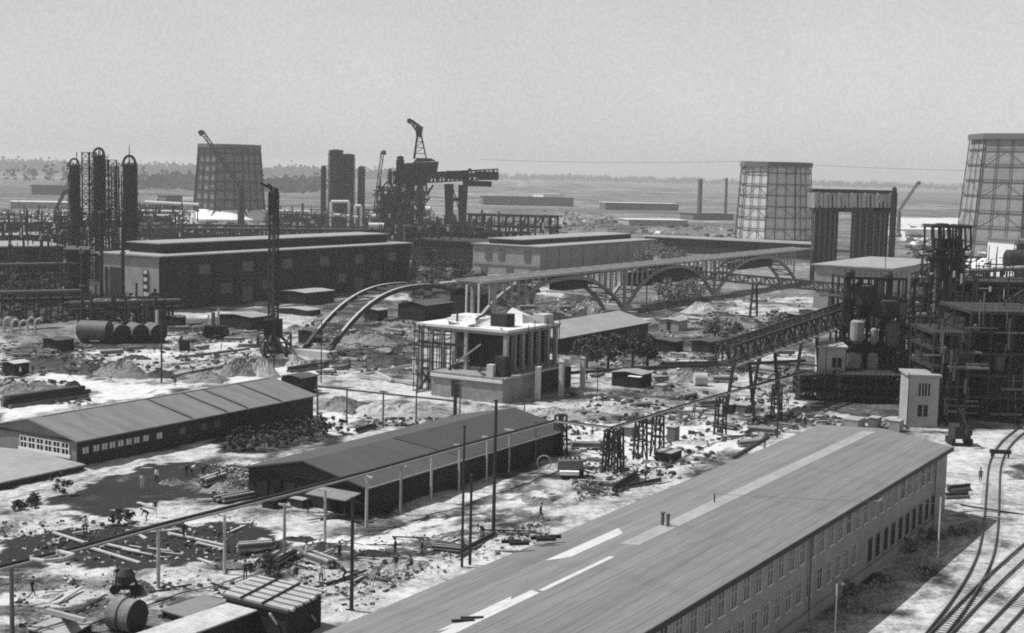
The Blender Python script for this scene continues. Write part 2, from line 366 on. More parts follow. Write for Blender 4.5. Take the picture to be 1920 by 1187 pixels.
# bright sheets of roofing lying along the ridge
def zroof(v): return RZ-(RZ-EZ)*abs(v-VM)/(VR-VM if v > VM else VM-VL)
def roofpatch(u0, u1, v0, v1, m, dz=.012, sk=0):
    MB().hexa([W(u0, v0, zroof(v0)+.0), W(u1+sk, v0, zroof(v0)+.0), W(u1, v1, zroof(v1)+.0), W(u0+sk, v1, zroof(v1)+.0)]+
              [W(u0, v0, zroof(v0)+dz), W(u1+sk, v0, zroof(v0)+dz), W(u1, v1, zroof(v1)+dz), W(u0+sk, v1, zroof(v1)+dz)]).build('roofing_sheet', m, bl)
for a, b_, wd in (((836, 1180), (950, 1122), 1.0), ((1030, 1040), (1163, 988), 1.5)):
    ua, va = UV(*a, 8.3); ub, vb = UV(*b_, 8.3); roofpatch(ua-.5, ub-.8, min(va, vb)-.1, min(va, vb)-.1+wd*.85, 'paper', .03, 1.6)
ua, va = UV(835, 1180, 8.3); roofpatch(U0, UV(985, 1108, 8.3)[0], VM-.95, VM-.03, 'paper', .02, .5); roofpatch(UV(985, 1108, 8.3)[0]+.6, UV(1150, 1045, 8.3)[0], VM-.5, VM-.03, 'paper', .02)
roofpatch(UV(1180, 1020, 8.3)[0], U1, VM-1.7, VM-.03, 'roofgrey', .02)
# windows
fr = None
def win_proto(kind):
    # local: x = outward from the wall, y = along the wall, z up, origin at sill centre
    def put(mb, name, m, par): return mb.build(name, m, par)
    f = MB(); wv, h = (.56, 1.7) if kind == 'small' else (.62, 2.15)
    f.box(0, .06, -wv-.09, -wv, -.08, h+.08); f.box(0, .06, wv, wv+.09, -.08, h+.08); f.box(0, .06, -wv, wv, h, h+.08); f.box(0, .14, -wv-.12, wv+.12, -.16, -.0)
    o = f.build('window', 'conc' if kind == 'small' else 'brick', None, org=Vector((0, 0, 0)))
    g = MB().box(.004, .02, -wv, wv, .0, h).build('pane', 'glass' if kind == 'small' else 'black', None, org=Vector((0, 0, 0))); g.parent = o
    if kind == 'small':
        b = MB().box(.02, .05, -.04, .04, .0, h).box(.02, .046, -wv, wv, h*.62, h*.62+.06).build('glazing_bar', 'pale', None, org=Vector((0, 0, 0))); b.parent = o
    return o
ws = win_proto('small'); wt = win_proto('tall'); first = {'s': ws, 't': wt}; used = {'s': 0, 't': 0}
def window(par, kind, u, v, z, face=0, s=1):
    o = first[kind] if not used[kind] else copy_tree(first[kind]); used[kind] = 1
    o.parent = par; p = W(u, v, z)-ORG[par.name]; o.location = p
    k_ = random.random()
    if kind == 'small' or kind == 's':
        for ch in o.children:
            if 'pane' in ch.name and k_ < .22: ch.material_slots[0].link = 'OBJECT'; ch.material_slots[0].material = M['steelmid' if k_ < .1 else 'steel']
    o.rotation_euler = (0, 0, {'R': -AZ, 'F': -AZ-math.pi/2, 'X': U_ANG}[face] if face else -AZ); o.scale = (1, s, s) if isinstance(s, (int, float)) else s
    return o
for x in (1755, 1742, 1728, 1714, 1700, 1685, 1669, 1653.6, 1636, 1619.5):
    y = 852+(1755-x)*.5935+79+19; u, v = UV(x, y+0, 2.1); window(bl, 't', u, VR+.004, 1.1, 'R')
u = UV(1599, 1040, 2.6)[0]; n_ = 0
xs_l = (1599, 1583, 1564, 1545, 1525, 1502, 1480, 1458, 1435, 1411, 1386, 1358, 1330)
for x in xs_l:
    y = 1040+(1599-x)*.61
    for _ in range(4):        # find where the wall crosses this view
        u, v = UV(x, y, 2.8); y += (VR-v)*-2.0
    window(bl, 's', u, VR+.004, 2.0, 'R')
for i in range(46):
    u = 147.5-i*2.36
    if u < 66: break
    window(bl, 's', u, VR+.004, 5.15, 'R')
for i, (px, py) in enumerate(((1242, 985), (1252, 989))):
    c = P(px, py, 8.2); MB().tube(c, c+Vector((0, 0, 1.0)), .14).tube(c+Vector((0, 0, 1)), c+Vector((0, 0, 1.1)), .2).build('vent_pipe', 'steelmid', bl)
pp = W(147, VR+.25, 0); MB().tube(pp, pp+Vector((0, 0, 7.3)), .07).build('downpipe', 'steelmid', bl)
pp = W(109, VR+.25, 0); MB().tube(pp, pp+Vector((0, 0, 7.3)), .07).build('downpipe', 'steelmid', bl)
p_ = UV(1675, 915, 5)[0]; MB().uv(126, 127.4, VR+.004, VR+.5, 6.7, 6.85).build('wall_lamp', 'white', bl)
# ================================================================ BARRACKS
def barrack(name, label, u0, u1, vl, vr, ez, rz, wallm, gablem, rm1, rm2, ov=.5, cat='barrack'):
    t = thing(name, label, cat, W((u0+u1)/2, (vl+vr)/2)); vm = (vl+vr)/2
    b = MB(); b.hexa([W(u0, vr, -.3), W(u1, vr, -.3), W(u1, vl, -.3), W(u0, vl, -.3), W(u0, vr, ez-.2), W(u1, vr, ez-.2), W(u1, vl, ez-.2), W(u0, vl, ez-.2)])
    b.build('wall', wallm, t)
    for uu, s in ((u0, -1), (u1, 1)):
        g = MB(); a, c = uu, uu+s*.12
        q = [W(a, vl, ez-.2), W(a, vr, ez-.2), W(a, vm, rz-.22)]; q2 = [W(c, vl, ez-.2), W(c, vr, ez-.2), W(c, vm, rz-.22)]
        g.add(q+q2, [(0, 1, 2), (5, 4, 3), (0, 3, 4, 1), (1, 4, 5, 2), (2, 5, 3, 0)])
        g.build('gable', gablem, t)
    slopes(t, u0, u1, u1, vl, vm, vr, ez, rz, rm1, rm2, ov, .16)
    return t
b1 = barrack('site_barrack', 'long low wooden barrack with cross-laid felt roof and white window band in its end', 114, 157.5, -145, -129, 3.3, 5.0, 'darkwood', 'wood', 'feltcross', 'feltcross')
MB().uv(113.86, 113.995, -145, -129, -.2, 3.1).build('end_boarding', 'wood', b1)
MB().uv(113.7, 113.86, -145.3, -128.6, 3.05, 3.2).build('fascia', 'darkwood', b1)
v0 = UV(20, 833, 1.8)[1]; v1 = UV(112, 850, 1.8)[1]; pitch = (v1-v0)/6
MB().uv(113.68, 113.85, v0-.15, v1+.15, .95, 1.35).build('white_sill_board', 'white', b1)
for i in range(6):
    vc = v0+pitch*(i+.5); f = MB(); hw = pitch*.46
    f.uv(113.74, 113.85, vc-hw, vc-hw+.12, 1.35, 2.75).uv(113.74, 113.85, vc+hw-.12, vc+hw, 1.35, 2.75).uv(113.74, 113.85, vc-hw+.12, vc+hw-.12, 2.68, 2.75)
    f.uv(113.74, 113.85, vc-.05, vc+.05, 1.35, 2.68).uv(113.75, 113.84, vc-hw+.12, vc+hw-.12, 1.98, 2.12)
    o = f.build('window', 'white', b1); MB().uv(113.8, 113.855, vc-hw+.12, vc+hw-.12, 1.35, 2.68).build('pane', 'glass', o)
for x in (168, 190, 207, 223, 240, 257, 273, 292, 320, 368, 412, 440):   # small side windows, the nearer panes painted pale as light glints
    y = 848-(x-168)*.17; u = UV(x, y, 1.7)[0]
    o = MB().uv(u-.55, u+.55, -128.995, -128.93, 1.4, 2.3).build('window', 'steelmid', b1)
    MB().uv(u-.4, u-.06, -128.93, -128.9, 1.5, 2.2).uv(u+.06, u+.4, -128.93, -128.9, 1.5, 2.2).build('pane', 'clad' if x < 330 else 'steelmid', o)
for u in (132.5, 139, 143, 150): MB().hexa([W(u, -128.7, 3.36), W(u+.25, -128.7, 3.36), W(u+.25, -136.9, 5.02), W(u, -136.9, 5.02), W(u, -128.7, 3.44), W(u+.25, -128.7, 3.44), W(u+.25, -136.9, 5.1), W(u, -136.9, 5.1)]).build('roof_batten', 'feltdark', b1)
MB().uv(115.5, 157, -137.15, -136.85, 4.98, 5.08).build('ridge_capping', 'roofgrey', b1)
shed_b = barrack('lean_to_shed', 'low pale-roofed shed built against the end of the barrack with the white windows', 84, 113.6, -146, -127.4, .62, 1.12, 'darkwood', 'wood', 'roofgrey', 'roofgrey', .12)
b2 = barrack('workshop_barrack', 'long dark wooden barrack with two-tone tarred roof behind the pipeline', 115.5, 157.5, -103.6, -87.6, 3.2, 4.9, 'darkwood', 'darkwood', 'feltdark', 'feltdark')
q = [W(134, -87.1, 3.1), W(158.1, -87.1, 3.1), W(158.1, -95.5, 4.93), W(131, -95.5, 4.93)]
MB().hexa([p+Vector((0, 0, .0)) for p in q]+[p+Vector((0, 0, .035)) for p in q]).build('fresh_tar_layer', 'feltdarker', b2)
MB().uv(115, 158, -87.08, -86.95, 2.9, 3.06).build('fascia', 'timber', b2)
MB().uv(115.3, 115.49, -103.8, -87.4, 2.9, 3.05).build('tie_board', 'black', b2)
# entrance end: dark doors, awning and steps
for v in (-101.5, -97.6, -92.0): MB().uv(115.36, 115.49, v-.7, v+.7, 0, 2.1).build('door', 'black', b2)
MB().uv(115.34, 115.48, -100.2, -98.9, 1.3, 2.2).build('window', 'glass', b2)
MB().hexa([W(115.2, -93.2, 2.3), W(115.2, -87.9, 2.3), W(112.6, -87.9, 2.0), W(112.6, -93.2, 2.0), W(115.2, -93.2, 2.4), W(115.2, -87.9, 2.4), W(112.6, -87.9, 2.1), W(112.6, -93.2, 2.1)]).build('awning', 'wood', b2)
for v in (-93, -90.5, -88.1): MB().bar(W(112.8, v, 0), W(112.8, v, 2), .12).build('awning_post', 'darkwood', b2)
for u in (122, 129, 136, 143, 150): MB().uv(u-.5, u+.5, -87.6, -87.52, 1.3, 2.2).build('window', 'steel', b2)
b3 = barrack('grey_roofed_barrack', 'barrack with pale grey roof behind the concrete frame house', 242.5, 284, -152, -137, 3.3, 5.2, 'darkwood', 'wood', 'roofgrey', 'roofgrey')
for u in (250, 256, 262, 268, 274): MB().uv(u-.5, u+.5, -137.0, -136.93, 1.3, 2.2).build('window', 'steelmid', b3)
def hut(label, cx, cy, wu, wv, h, rise=.5, wallm='darkwood', roofm='feltdark', name='wooden_hut', group=None):
    c = P(cx, cy); u, v = c.dot(L), c.dot(N)
    t = thing(name, label, 'hut', c, group); u0, u1, v0_, v1_ = u-wu/2, u+wu/2, v-wv/2, v+wv/2; vm = v
    MB().uv(u0, u1, v0_, v1_, -.3, h).build('wall', wallm, t)
    r = MB(); o = .25
    for va in (v0_-o, v1_+o):
        q = [W(u0-o, va, h-.02), W(u1+o, va, h-.02), W(u1+o, vm, h+rise), W(u0-o, vm, h+rise)]
        if va < vm: q = q[::-1]
        r.hexa([p for p in q]+[p+Vector((0, 0, .1)) for p in q])
    r.build('roof', roofm, t)
    MB().uv(u0-.06, u0-.003, v-.45, v+.45, 0, min(1.95, h-.1)).build('door', 'black', t)
    return t
hut('small black hut with a white board on its patched flat roof', 1184, 722, 4.2, 5.5, 2.2, .35, 'black', 'roofgrey')
c = P(1190, 706, 2.7); MB().bar(c+N*-1.1, c+N*1.2, .9, .12).build('roof_board', 'white', [o for o in col.objects if o.name.startswith('wooden_hut')][-1])
hut('dark tarred shed with rounded earth-coloured roof beside the curved rib', 798, 596, 12, 8, 3.6, .8, 'black', 'feltdark', 'tarred_shed')
hut('black pitched hut just behind the white slab of the frame house', 880, 588, 7, 7, 5.0, 1.8, 'black', 'black', 'tarred_shed')
hut('low shed with pale roof and open dark front below the black hall', 459, 612, 7, 10, 2.6, .4, 'black', 'roofgrey', 'open_shed')
hut('narrow shed whose roof shines white left of the curved rib', 575, 566, 12, 9, 3.0, .3, 'black', 'render', 'open_shed')
hut('low flat shed under the shining roof left of the curved rib', 562, 588, 5, 9, 1.2, .3, 'darkwood', 'render', 'open_shed')
hut('small dark hut at the corner of the cross-laid felt barrack', 562, 735, 4, 4, 2.6, .3, 'black', 'feltdark')
hut('small dark cabin beside the pair of cylinder tanks at the hall end', 141, 592, 4, 3, 3.0, .3, 'black', 'roofgrey')
hut('low dark shed among the trees right of the grey roofed barrack', 1240, 655, 4, 8, 2.0, .3, 'black', 'feltdark', 'low_shed')
hut('little grey block hut standing in the dust under the fourth arch', 1262, 617, 5, 5, 2.2, .3, 'render', 'roofgrey', 'low_shed')
# ================================================================ FRAME HOUSE UNDER CONSTRUCTION
fh = thing('frame_house', 'half-built concrete frame house with brilliant white roof slab and open columns', 'building', W(197, -124))
MB().uv(185.2, 206.5, -127.5, -114, -.3, 3.9).build('base_wall', 'rough', fh)
MB().uv(184.9, 185.2, -127.5, -114, 3.1, 3.5).build('plinth_band', 'whiteconc', fh)
vd0 = UV(857, 738, .4)[1]; vd1 = UV(881, 738, .4)[1]
MB().uv(185.05, 185.19, vd0, vd1, .2, 2.7).build('doorway', 'black', fh)
MB().uv(185.5, 206.5, -113.99, -113.7, 3.7, 4.0).build('ledge', 'conc', fh)
MB().uv(189.2, 206.5, -133.4, -115.8, 10.5, 10.9).build('roof_slab', 'whiteconc', fh)
MB().uv(190.2, 206, -127, -116.4, 3.9, 4.5).build('upper_floor', 'brick', fh)
MB().uv(189.4, 206.2, -133.2, -116.0, 10.0, 10.49).build('edge_beam', 'rough', fh)
for i, u in enumerate((189.8, 192.2, 194.8, 197.4, 200, 202.8, 205.6)):
    MB().uv(u-.35, u+.35, -116.7, -116.05, 3.95, 10).build('column', 'render' if i % 2 == 0 else 'brick', fh)
for i, v in enumerate((-132.9, -130.6, -128.4, -126.2, -123.9)):
    MB().uv(189.5, 190.0, v-.28, v+.28, -.2, 10).build('column', 'render', fh)
for v in (-132.9, -128.4, -124, -120): MB().uv(204.8, 205.4, v-.3, v+.3, -.2, 10).build('rear_column', 'brick', fh)
MB().uv(190.6, 190.8, -123.6, -116.8, 3.9, 10).build('tarpaulin', 'black', fh)
MB().uv(190.8, 205, -117.2, -117.0, 3.9, 10).build('void_shade_sheet', 'darkwall', fh)  # dark sheet behind the columns, painting the shade of the open voids
MB().uv(199.9, 200.2, -132.6, -117, 3.9, 10).build('void_shade_backing', 'darkwall', fh); MB().uv(190.5, 204, -132, -116.5, 9.6, 9.99).build('formwork', 'darkwood', fh)  # dark backing sheet added so the open interior reads as shade
for i in range(9): v = -131.5+i*1.7; MB().bar(W(190.2+(i%3)*.5, v, 3.9 if v > -127 else 0), W(190.3+(i%3)*.5, v+random.uniform(-.3, .3), 9.8), .16).build('formwork_prop', 'timber' if i % 2 else 'darkwood', fh)
for i in range(7): a_ = W(random.uniform(186, 189), random.uniform(-126, -115), 3.95); MB().bar(a_, a_+Vector((random.uniform(-1.5, 1.5), random.uniform(-1, 1), random.uniform(.1, .9))), .3, .4).build('wall_rubble', 'rough' if i % 2 else 'darkwood', fh)
MB().uv(196.5, 206.4, -113.69, -113.6, .2, 3.6).build('shaded_panel', 'darkwall', fh)  # dark sheet painting the shade on the base wall's right side
MB().uv(189.5, 189.8, -133, -124, 7.6, 8.0).build('tie_beam', 'steel', fh)
MB().bar(W(189.3, -127, 3.9), W(189.6, -121, 8.3), .25).build('brace', 'timber', fh)
MB().uv(186.2, 188, -116.2, -114.2, 3.9, 7.1).build('brick_pier', 'darkwall', fh)
MB().uv(185.4, 186.6, -117.2, -116, 3.9, 5.8).build('wall_stub', 'conc', fh)
MB().uv(196, 202, -132, -127, 10.9, 11.3).uv(196.4, 201, -131.4, -127.6, 11.3, 11.8).build('slab_stack', 'whiteconc', fh)
MB().hexa([W(192, -129, 10.9), W(192, -123.5, 10.9), W(199, -123.5, 10.9), W(199, -129, 10.9), W(192.6, -127.4, 11.2), W(193, -124.4, 11.9), W(198.6, -125, 11.4), W(197, -128.4, 12.0)]).build('white_tarpaulin', 'whiteconc', fh)
MB().hexa([W(200, -124.5, 10.9), W(200, -119.5, 10.9), W(205, -119.5, 10.9), W(205, -124.5, 10.9), W(200.8, -124, 11.6), W(201, -120.2, 12.4), W(204.6, -119.9, 11.5), W(204, -124, 13.0)]).build('white_tarpaulin', 'whiteconc', fh)
bx = MB().uv(193.3, 196, -121.6, -118.6, 10.92, 12.9); bx.build('roof_hatch', 'darkwall', fh)
MB().bar(W(193, -125.5, 11.1), W(194, -121.9, 13.4), .3).bar(W(193.2, -128, 13.0), W(193.2, -128, 10.9), .25).build('prop', 'steel', fh)
MB().uv(202, 205, -118.7, -116.5, 10.9, 12.4).build('parapet_stub', 'conc', fh)
for i in range(14): a_ = W(random.uniform(190, 205), random.uniform(-132, -117), 10.92); MB().bar(a_, a_+Vector((random.uniform(-2, 2), random.uniform(-2, 2), random.uniform(.1, .5))), .14, .2).build('loose_board', ('timber', 'darkwood', 'rough')[i % 3], fh)
for i in range(9): v = -133.6+i*.9; MB().bar(W(188.9, v, 0), W(188.8, v+.2, random.uniform(8, 11.4)), .13).build('scaffold_pole', 'darkwood', fh)
for z in (2.4, 4.8, 7.2, 9.4): MB().bar(W(188.8, -133.8, z), W(188.8, -126.2, z), .12, .2).build('scaffold_ledger', 'darkwood', fh)
for i in range(8): u = 190.6+i*2.05; MB().bar(W(u, -115.3, 3.95), W(u+.1, -115.3, random.uniform(9.4, 12.2)), .1).build('scaffold_pole', 'darkwood', fh)
# timber frame and braced trestle at its left corner
def site_beam(pts, w_, m, name, label, cat, z=0):
    b = MB()
    for p, q in pts: b.bar(p, q, w_)
    return tag(b.build(name, m), label, cat)
a1, a2, a3 = P(672, 704, .3), P(776, 684, 2.6), P(776, 718, .3)
site_beam([(a1, a2), (a1, a3), (a2+Vector((0, 0, 1.2)), a3), (P(705, 698, 1.0), P(735, 713, .4))], .45, 'pale', 'roof_truss', 'pale triangular timber frame lying left of the concrete frame house', 'roof truss')
c0, c1, c2, c3 = P(781, 735), P(785, 690, 3.2), P(822, 735), P(812, 690, 3.2)
site_beam([(c0, c1), (c2, c3), (c1, c3), (c0, c3), (c1, c2)], .3, 'darkwood', 'braced_trestle', 'dark cross-braced timber trestle leaning at the frame house', 'trestle')
c0, c1 = P(838, 735), P(833, 655, 6); site_beam([(c0, c1)], .35, 'timber', 'leaning_pole', 'stout pole standing against the pale base wall of the frame house', 'pole')
for i, (x, yb, yt, lb) in enumerate(((1008, 747, 687, 'pale free-standing concrete column left of its two neighbours'), (1052, 742, 677, 'grey free-standing concrete column, middle one of three'), (1092, 729, 670, 'free-standing concrete column farthest from the frame house'))):
    c = P(x, yb); h = HT(x, yb, yt); u, v = c.dot(L), c.dot(N); o = MB().uv(u-.35, u+.35, v-.35, v+.35, -.3, h-.2).uv(u-.42, u+.42, v-.42, v+.42, h-.2, h).build('concrete_column', ('whiteconc', 'conc', 'conc')[i]); tag(o, lb, 'column', 'free-standing columns by the frame house')
# ================================================================ HALLS
def hall(name, label, u0, u1, vl, vr, h, wm, gm_, rm, mon=None, cat='hall'):
    t = thing(name, label, cat, W((u0+u1)/2, (vl+vr)/2))
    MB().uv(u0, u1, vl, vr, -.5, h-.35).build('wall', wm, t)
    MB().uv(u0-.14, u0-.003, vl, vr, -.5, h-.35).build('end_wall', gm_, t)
    MB().uv(u0-.8, u1+.8, vl-.8, vr+.8, h-.34, h).build('roof', rm, t)
    if mon:
        a, b, c, d, e = mon
        MB().uv(a, b, c, d, h, h+e-.3).build('roof_monitor', 'darkwall', t); MB().uv(a-.5, b+.5, c-.5, d+.5, h+e-.29, h+e).build('monitor_roof', rm, t)
    return t
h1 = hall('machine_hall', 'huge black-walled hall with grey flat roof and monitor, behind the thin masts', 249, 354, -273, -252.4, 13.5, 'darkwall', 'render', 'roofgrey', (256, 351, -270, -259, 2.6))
for x, w_ in ((200, 2.2), (213, 2.4), (272, 1.6), (184, .9)):
    v = UV(x, 530, 6)[1]; v = -273+(x-168)/(300-168)*20.6
    MB().uv(248.6, 248.85, v-w_/2, v+w_/2, 1.5, 10).build('window', 'steel', h1)
for z in (3.5, 5.3, 7.1, 8.9): MB().uv(248.5, 248.6, -257.2, -256.0, z, z+.9).build('pane', 'clad', h1)
for u in range(252, 354, 8): MB().uv(u, u+.6, -252.399, -252.1, 0, 13).build('pilaster', 'darkwall', h1)
for i, u in enumerate(range(253, 352, 8)):
    for z0, z1 in (((3, 5.6), (8.2, 10.8)) if i % 3 else ((.2, 4.2), (8.2, 10.8))): MB().uv(u+1.6, u+5.6, -252.399, -252.3, z0, z1).build('window' if z0 > 1 else 'gate', 'steelmid' if (i+int(z0)) % 2 else 'steel', h1)
h2 = hall('boiler_hall', 'two-storey hall with pale end wall and roof monitor behind the arch bridge', 420, 510, -272, -244.5, 10.4, 'brick', 'render', 'roofgrey', (424, 508, -268, -254, 1.9))
for x in (922, 945, 990): v = -272+(x-895)/(1012-895)*27.5; MB().uv(419.6, 419.85, v-1.2, v+1.2, 5.2, 8.7).build('window', 'steelmid', h2); 
MB().uv(419.6, 419.84, -272, -244.5, 3.2, 4.0).build('string_course', 'brick', h2)
for x in (915, 960, 1000): v = -272+(x-895)/(1012-895)*27.5; MB().uv(419.6, 419.85, v-1.2, v+1.2, .5, 2.6).build('window', 'steelmid', h2)
for u in range(424, 508, 9): MB().uv(u, u+.5, -244.49, -244.2, 0, 9.9).build('pilaster', 'brick', h2)
h3 = hall('pump_hall', 'plain hall with light windowless end wall behind the steel reactor frame', 359, 408, -125.3, -105, 13.5, 'render', 'render', 'roofgrey')
MB().uv(358.7, 358.85, -125, -105.2, 6.6, 7.0).build('string_course', 'brick', h3)
MB().uv(359, 408, -104.99, -104.7, 6.6, 7.0).build('string_course', 'brick', h3)
# long low building with bright coping, crossing behind
A_, B_ = P(1208, 470), P(1526, 487)
def wallbldg(name, label, p, q, depth, h, wm, rm, cat='building', coping=True):
    p = Vector(p); q = Vector(q); d = (q-p).normalized(); bk = Vector((-d.y, d.x, 0)); bk = bk if bk.y > 0 else -bk
    t = thing(name, label, cat, (p+q)/2)
    def slab(z0, z1, o0, o1, e):
        a, b = p-d*e+bk*o0, q+d*e+bk*o0; c, f = q+d*e+bk*o1, p-d*e+bk*o1; zz = Vector((0, 0, 1))
        return MB().hexa([a+zz*z0, b+zz*z0, c+zz*z0, f+zz*z0, a+zz*z1, b+zz*z1, c+zz*z1, f+zz*z1])
    slab(-.5, h-.4, 0, depth, 0).build('wall', wm, t); slab(h-.39, h, -.6, depth+.6, .6).build('roof', rm, t)
    if coping: slab(h-.5, h+.25, -.9, -.6, .6).build('coping', 'whiteconc', t)
    return t
wallbldg('long_store', 'very long low store with dark wall and white coping below the middle cooling tower', A_, B_, 14, 7.2, 'darkwall', 'roofgrey')
wallbldg('white_gabled_block', 'tall blank white-walled block right of the vertical tube column', D(1848, 528, 470)-Vector((0, 0, D(1848, 528, 470).z)), D(1906, 528, 455)-Vector((0, 0, D(1906, 528, 455).z)), 12, 17.5, 'white', 'steelmid', 'building', False)
wallbldg('pale_low_store', 'pale low store with white roof edge left of the blank white block', P(1795, 500), P(1848, 505), 10, 7, 'render', 'whiteconc', 'building')
# ================================================================ COOLING TOWERS
def cooling(label, cx, ybase, w_bot, w_top, ytop, rings, rot=22.5, seg=3, wid=1.0, lit='clad', yb=None, nf=8, zb=5.0):
    d = P(960, ybase).y if yb is None else yb
    c = D(cx, ybase, d); c.z = 0; d = c.y; rb = w_bot*d/F/2; rt = w_top*d/F/2; zt = D(cx, ytop, d).z; z0 = zb
    t = thing('cooling_tower', label, 'cooling tower', c, 'cooling towers of the power station')
    def ring(z, k=1.0, off=0):
        f = (z-z0)/(zt-z0); r = (rb+(rt-rb)*f)*k+off
        view = math.atan2(c.x, c.y)
        return [c+Vector((r*math.sin(R(rot)+2*math.pi*i/nf+math.pi+view), r*math.cos(R(rot)+2*math.pi*i/nf+math.pi+view), z)) for i in range(nf)]
    a, b = ring(z0), ring(zt-.8); MB().add(a+b, [(i, i+nf if False else (i), (i), (i)) for i in ()]+[((i+1) % nf, i, nf+i, nf+(i+1) % nf) for i in range(nf)]).build('shell', lit, t)
    m = MB(); a1, b1_, a2, b2_ = ring(zt-2.4, 1, 1.5), ring(zt, 1, 1.5), ring(zt-2.4, 1, -.5), ring(zt, 1, -.5)
    m.add(a1+b1_+a2+b2_, [((i+1) % nf, i, nf+i, nf+(i+1) % nf) for i in range(nf)]+[(nf+(i+1) % nf, nf+i, 3*nf+i, 3*nf+(i+1) % nf) for i in range(nf)]+[(2*nf+i, 2*nf+(i+1) % nf, 3*nf+(i+1) % nf, 3*nf+i) for i in range(nf)]+[(i, (i+1) % nf, 2*nf+(i+1) % nf, 2*nf+i) for i in range(nf)])
    m.build('rim', 'steelmid', t)
    l = MB(); zs = [z0+(zt-z0)*i/rings for i in range(rings+1)]
    for z in zs[:-1]:
        q = ring(z, 1, .55)
        for i in range(nf): l.bar(q[i], q[(i+1) % nf], .45*wid, .45*wid)
    l.build('ring_beams', 'steel', t)
    rbm = MB()
    q0, q1 = ring(z0, 1, .6), ring(zt-1, 1, .6)
    for i in range(nf):
        for s_ in range(seg):
            f = s_/seg; rbm.bar(q0[i].lerp(q0[(i+1) % nf], f), q1[i].lerp(q1[(i+1) % nf], f), (.6 if s_ == 0 else .35)*wid)
    rbm.build('rib_posts', 'steel', t)
    x = MB()
    for k_ in range(rings):
        A1, B1 = ring(zs[k_], 1, .6), ring(zs[min(k_+1, rings)], 1, .6)
        if k_ % 2 == 0:
            for i in range(nf):
                j = (i+1) % nf; x.bar(A1[i].lerp(A1[j], 0), B1[i].lerp(B1[j], .5), .22*wid); x.bar(A1[i].lerp(A1[j], 1), B1[i].lerp(B1[j], .5), .22*wid)
    x.build('cross_braces', 'steelmid', t)
    lg = MB(); q, q2 = ring(z0, .98), ring(z0, 1.03)
    for i in range(nf):
        for s_ in range(5): a = q2[i].lerp(q2[(i+1) % nf], s_/5)+Vector((0, 0, 0)); o_ = (a-c); a = Vector((c.x+o_.x*1.2, c.y+o_.y*1.2, z0*.45)); lg.bar(a, q[i].lerp(q[(i+1) % nf], s_/5)+Vector((0, 0, .2)), .6)
    lg.build('legs', 'steel', t)['kind'] = 'stuff'
    MB().lathe(c, [(rb*1.42, -.5), (rb*1.42, 1.2), (rb*1.02, z0-1.2), (rb*.95, z0-.1)], 24).build('sun_catching_basin', 'white', t)  # white base with an added sloped skirt, shaped to catch the sun
    return t
cooling('smaller dark cooling tower crossed by a crane jib, on white legs', 430, 424, 136, 116, 271, 7, 22.5, lit='claddark', wid=1.5, zb=7.5)
cooling('light-faced cooling tower in the middle distance behind the white-coped store', 1449, 455, 140, 125, 304, 7, 12, wid=.75)
cooling('largest cooling tower, cut off by the picture edge', 1915, 512, 240, 204, 253, 8, 2, seg=3, yb=600, lit='claddeep', wid=.7)
Zv = Vector((0, 0, 1))
# ================================================================ ARCH BRIDGE
ab = thing('arch_bridge', 'long concrete pipe bridge on open arches with slender posts crossing the works', 'bridge', W(330, -172))
SPANS = [(211, 270), (272, 335.5), (337, 395.5), (397, 467)]
def zarch(k_, u):
    a, b = SPANS[k_]; f = (u-a)/(b-a); return (11.3 if k_ == 0 else 9.7)*(1-abs(2*f-1)**2.4)
for k_, (ua, ub) in enumerate(SPANS):
    for v in (-175.5, -169.5):
        b = MB(); tp = MB(); n_ = 26; pr = None
        for i in range(n_+1):
            f = i/n_
            if k_ == 0 and f > .74: break
            u = ua+(ub-ua)*f; p = W(u, v, zarch(k_, u)+.3)
            if pr is not None: b.bar(pr, p, .85, .8); tp.bar(pr+Zv*.44, p+Zv*.44, .5, .08)
            pr = p
        ri = b.build('arch_rib', 'steel' if k_ == 0 else 'brick', ab); tp.build('sunlit_rib_top', 'conc' if k_ == 0 else 'render', ri)  # pale tops and darker sides paint the ribs' lit and shaded faces
    cr = MB()
    nn = 18
    for i in range(1, nn if k_ else 13):
        u = ua+(ub-ua)*i/nn; z = zarch(k_, u)+.3; cr.bar(W(u, -175.5, z), W(u, -169.5, z), .4)
        if i % 3 == 1: u2 = ua+(ub-ua)*(i+1)/nn; cr.bar(W(u, -175.5, z), W(u2, -169.5, zarch(k_, u2)+.3), .25)
    cr.build('rib_ties', 'steelmid', ab)
c0, c1 = W(221, -172.5, 6.9), W(225, -172.5, 9.0); MB().bar(c0-N*3, c0+N*3, .3, .9).build('platform_board', 'whiteconc', ab)
MB().uv(264, 482, -175.9, -169.1, 11.0, 11.3).build('deck', 'steelmid', ab)
for u in np.arange(268, 480, 6.1): MB().uv(u, u+.6, -175.9, -169.1, 11.31, 11.6).build('deck_sleeper', 'timber', ab)
for v in (-176.15, -168.85): MB().uv(264, 482, v-.15, v+.15, 10.9, 11.5).build('parapet', 'conc', ab)
for v in (-175.6, -169.4): MB().bar(W(266, v, 9.75), W(480, v, 9.75), .2).build('lower_chord', 'render', ab)
for i_, u in enumerate(np.arange(266, 467, 3.1)):
    k_ = [j for j, (a, b) in enumerate(SPANS) if a-3 <= u < b+2][-1]; z = max(0, zarch(k_, min(max(u, SPANS[k_][0]), SPANS[k_][1])))+.5
    if z > 9.9 or u < 275: continue
    for v in (-169.5, -175.5):
        if v < -170 and i_ % 2: continue
        lo = max(z, 6.4 if i_ % 4 else z); MB().bar(W(u, v, lo), W(u, v, 11), .42).build('spandrel_post', 'conc' if (i_//7) % 2 else 'render', ab)
feet = [211, 271, 336.3, 396.3]
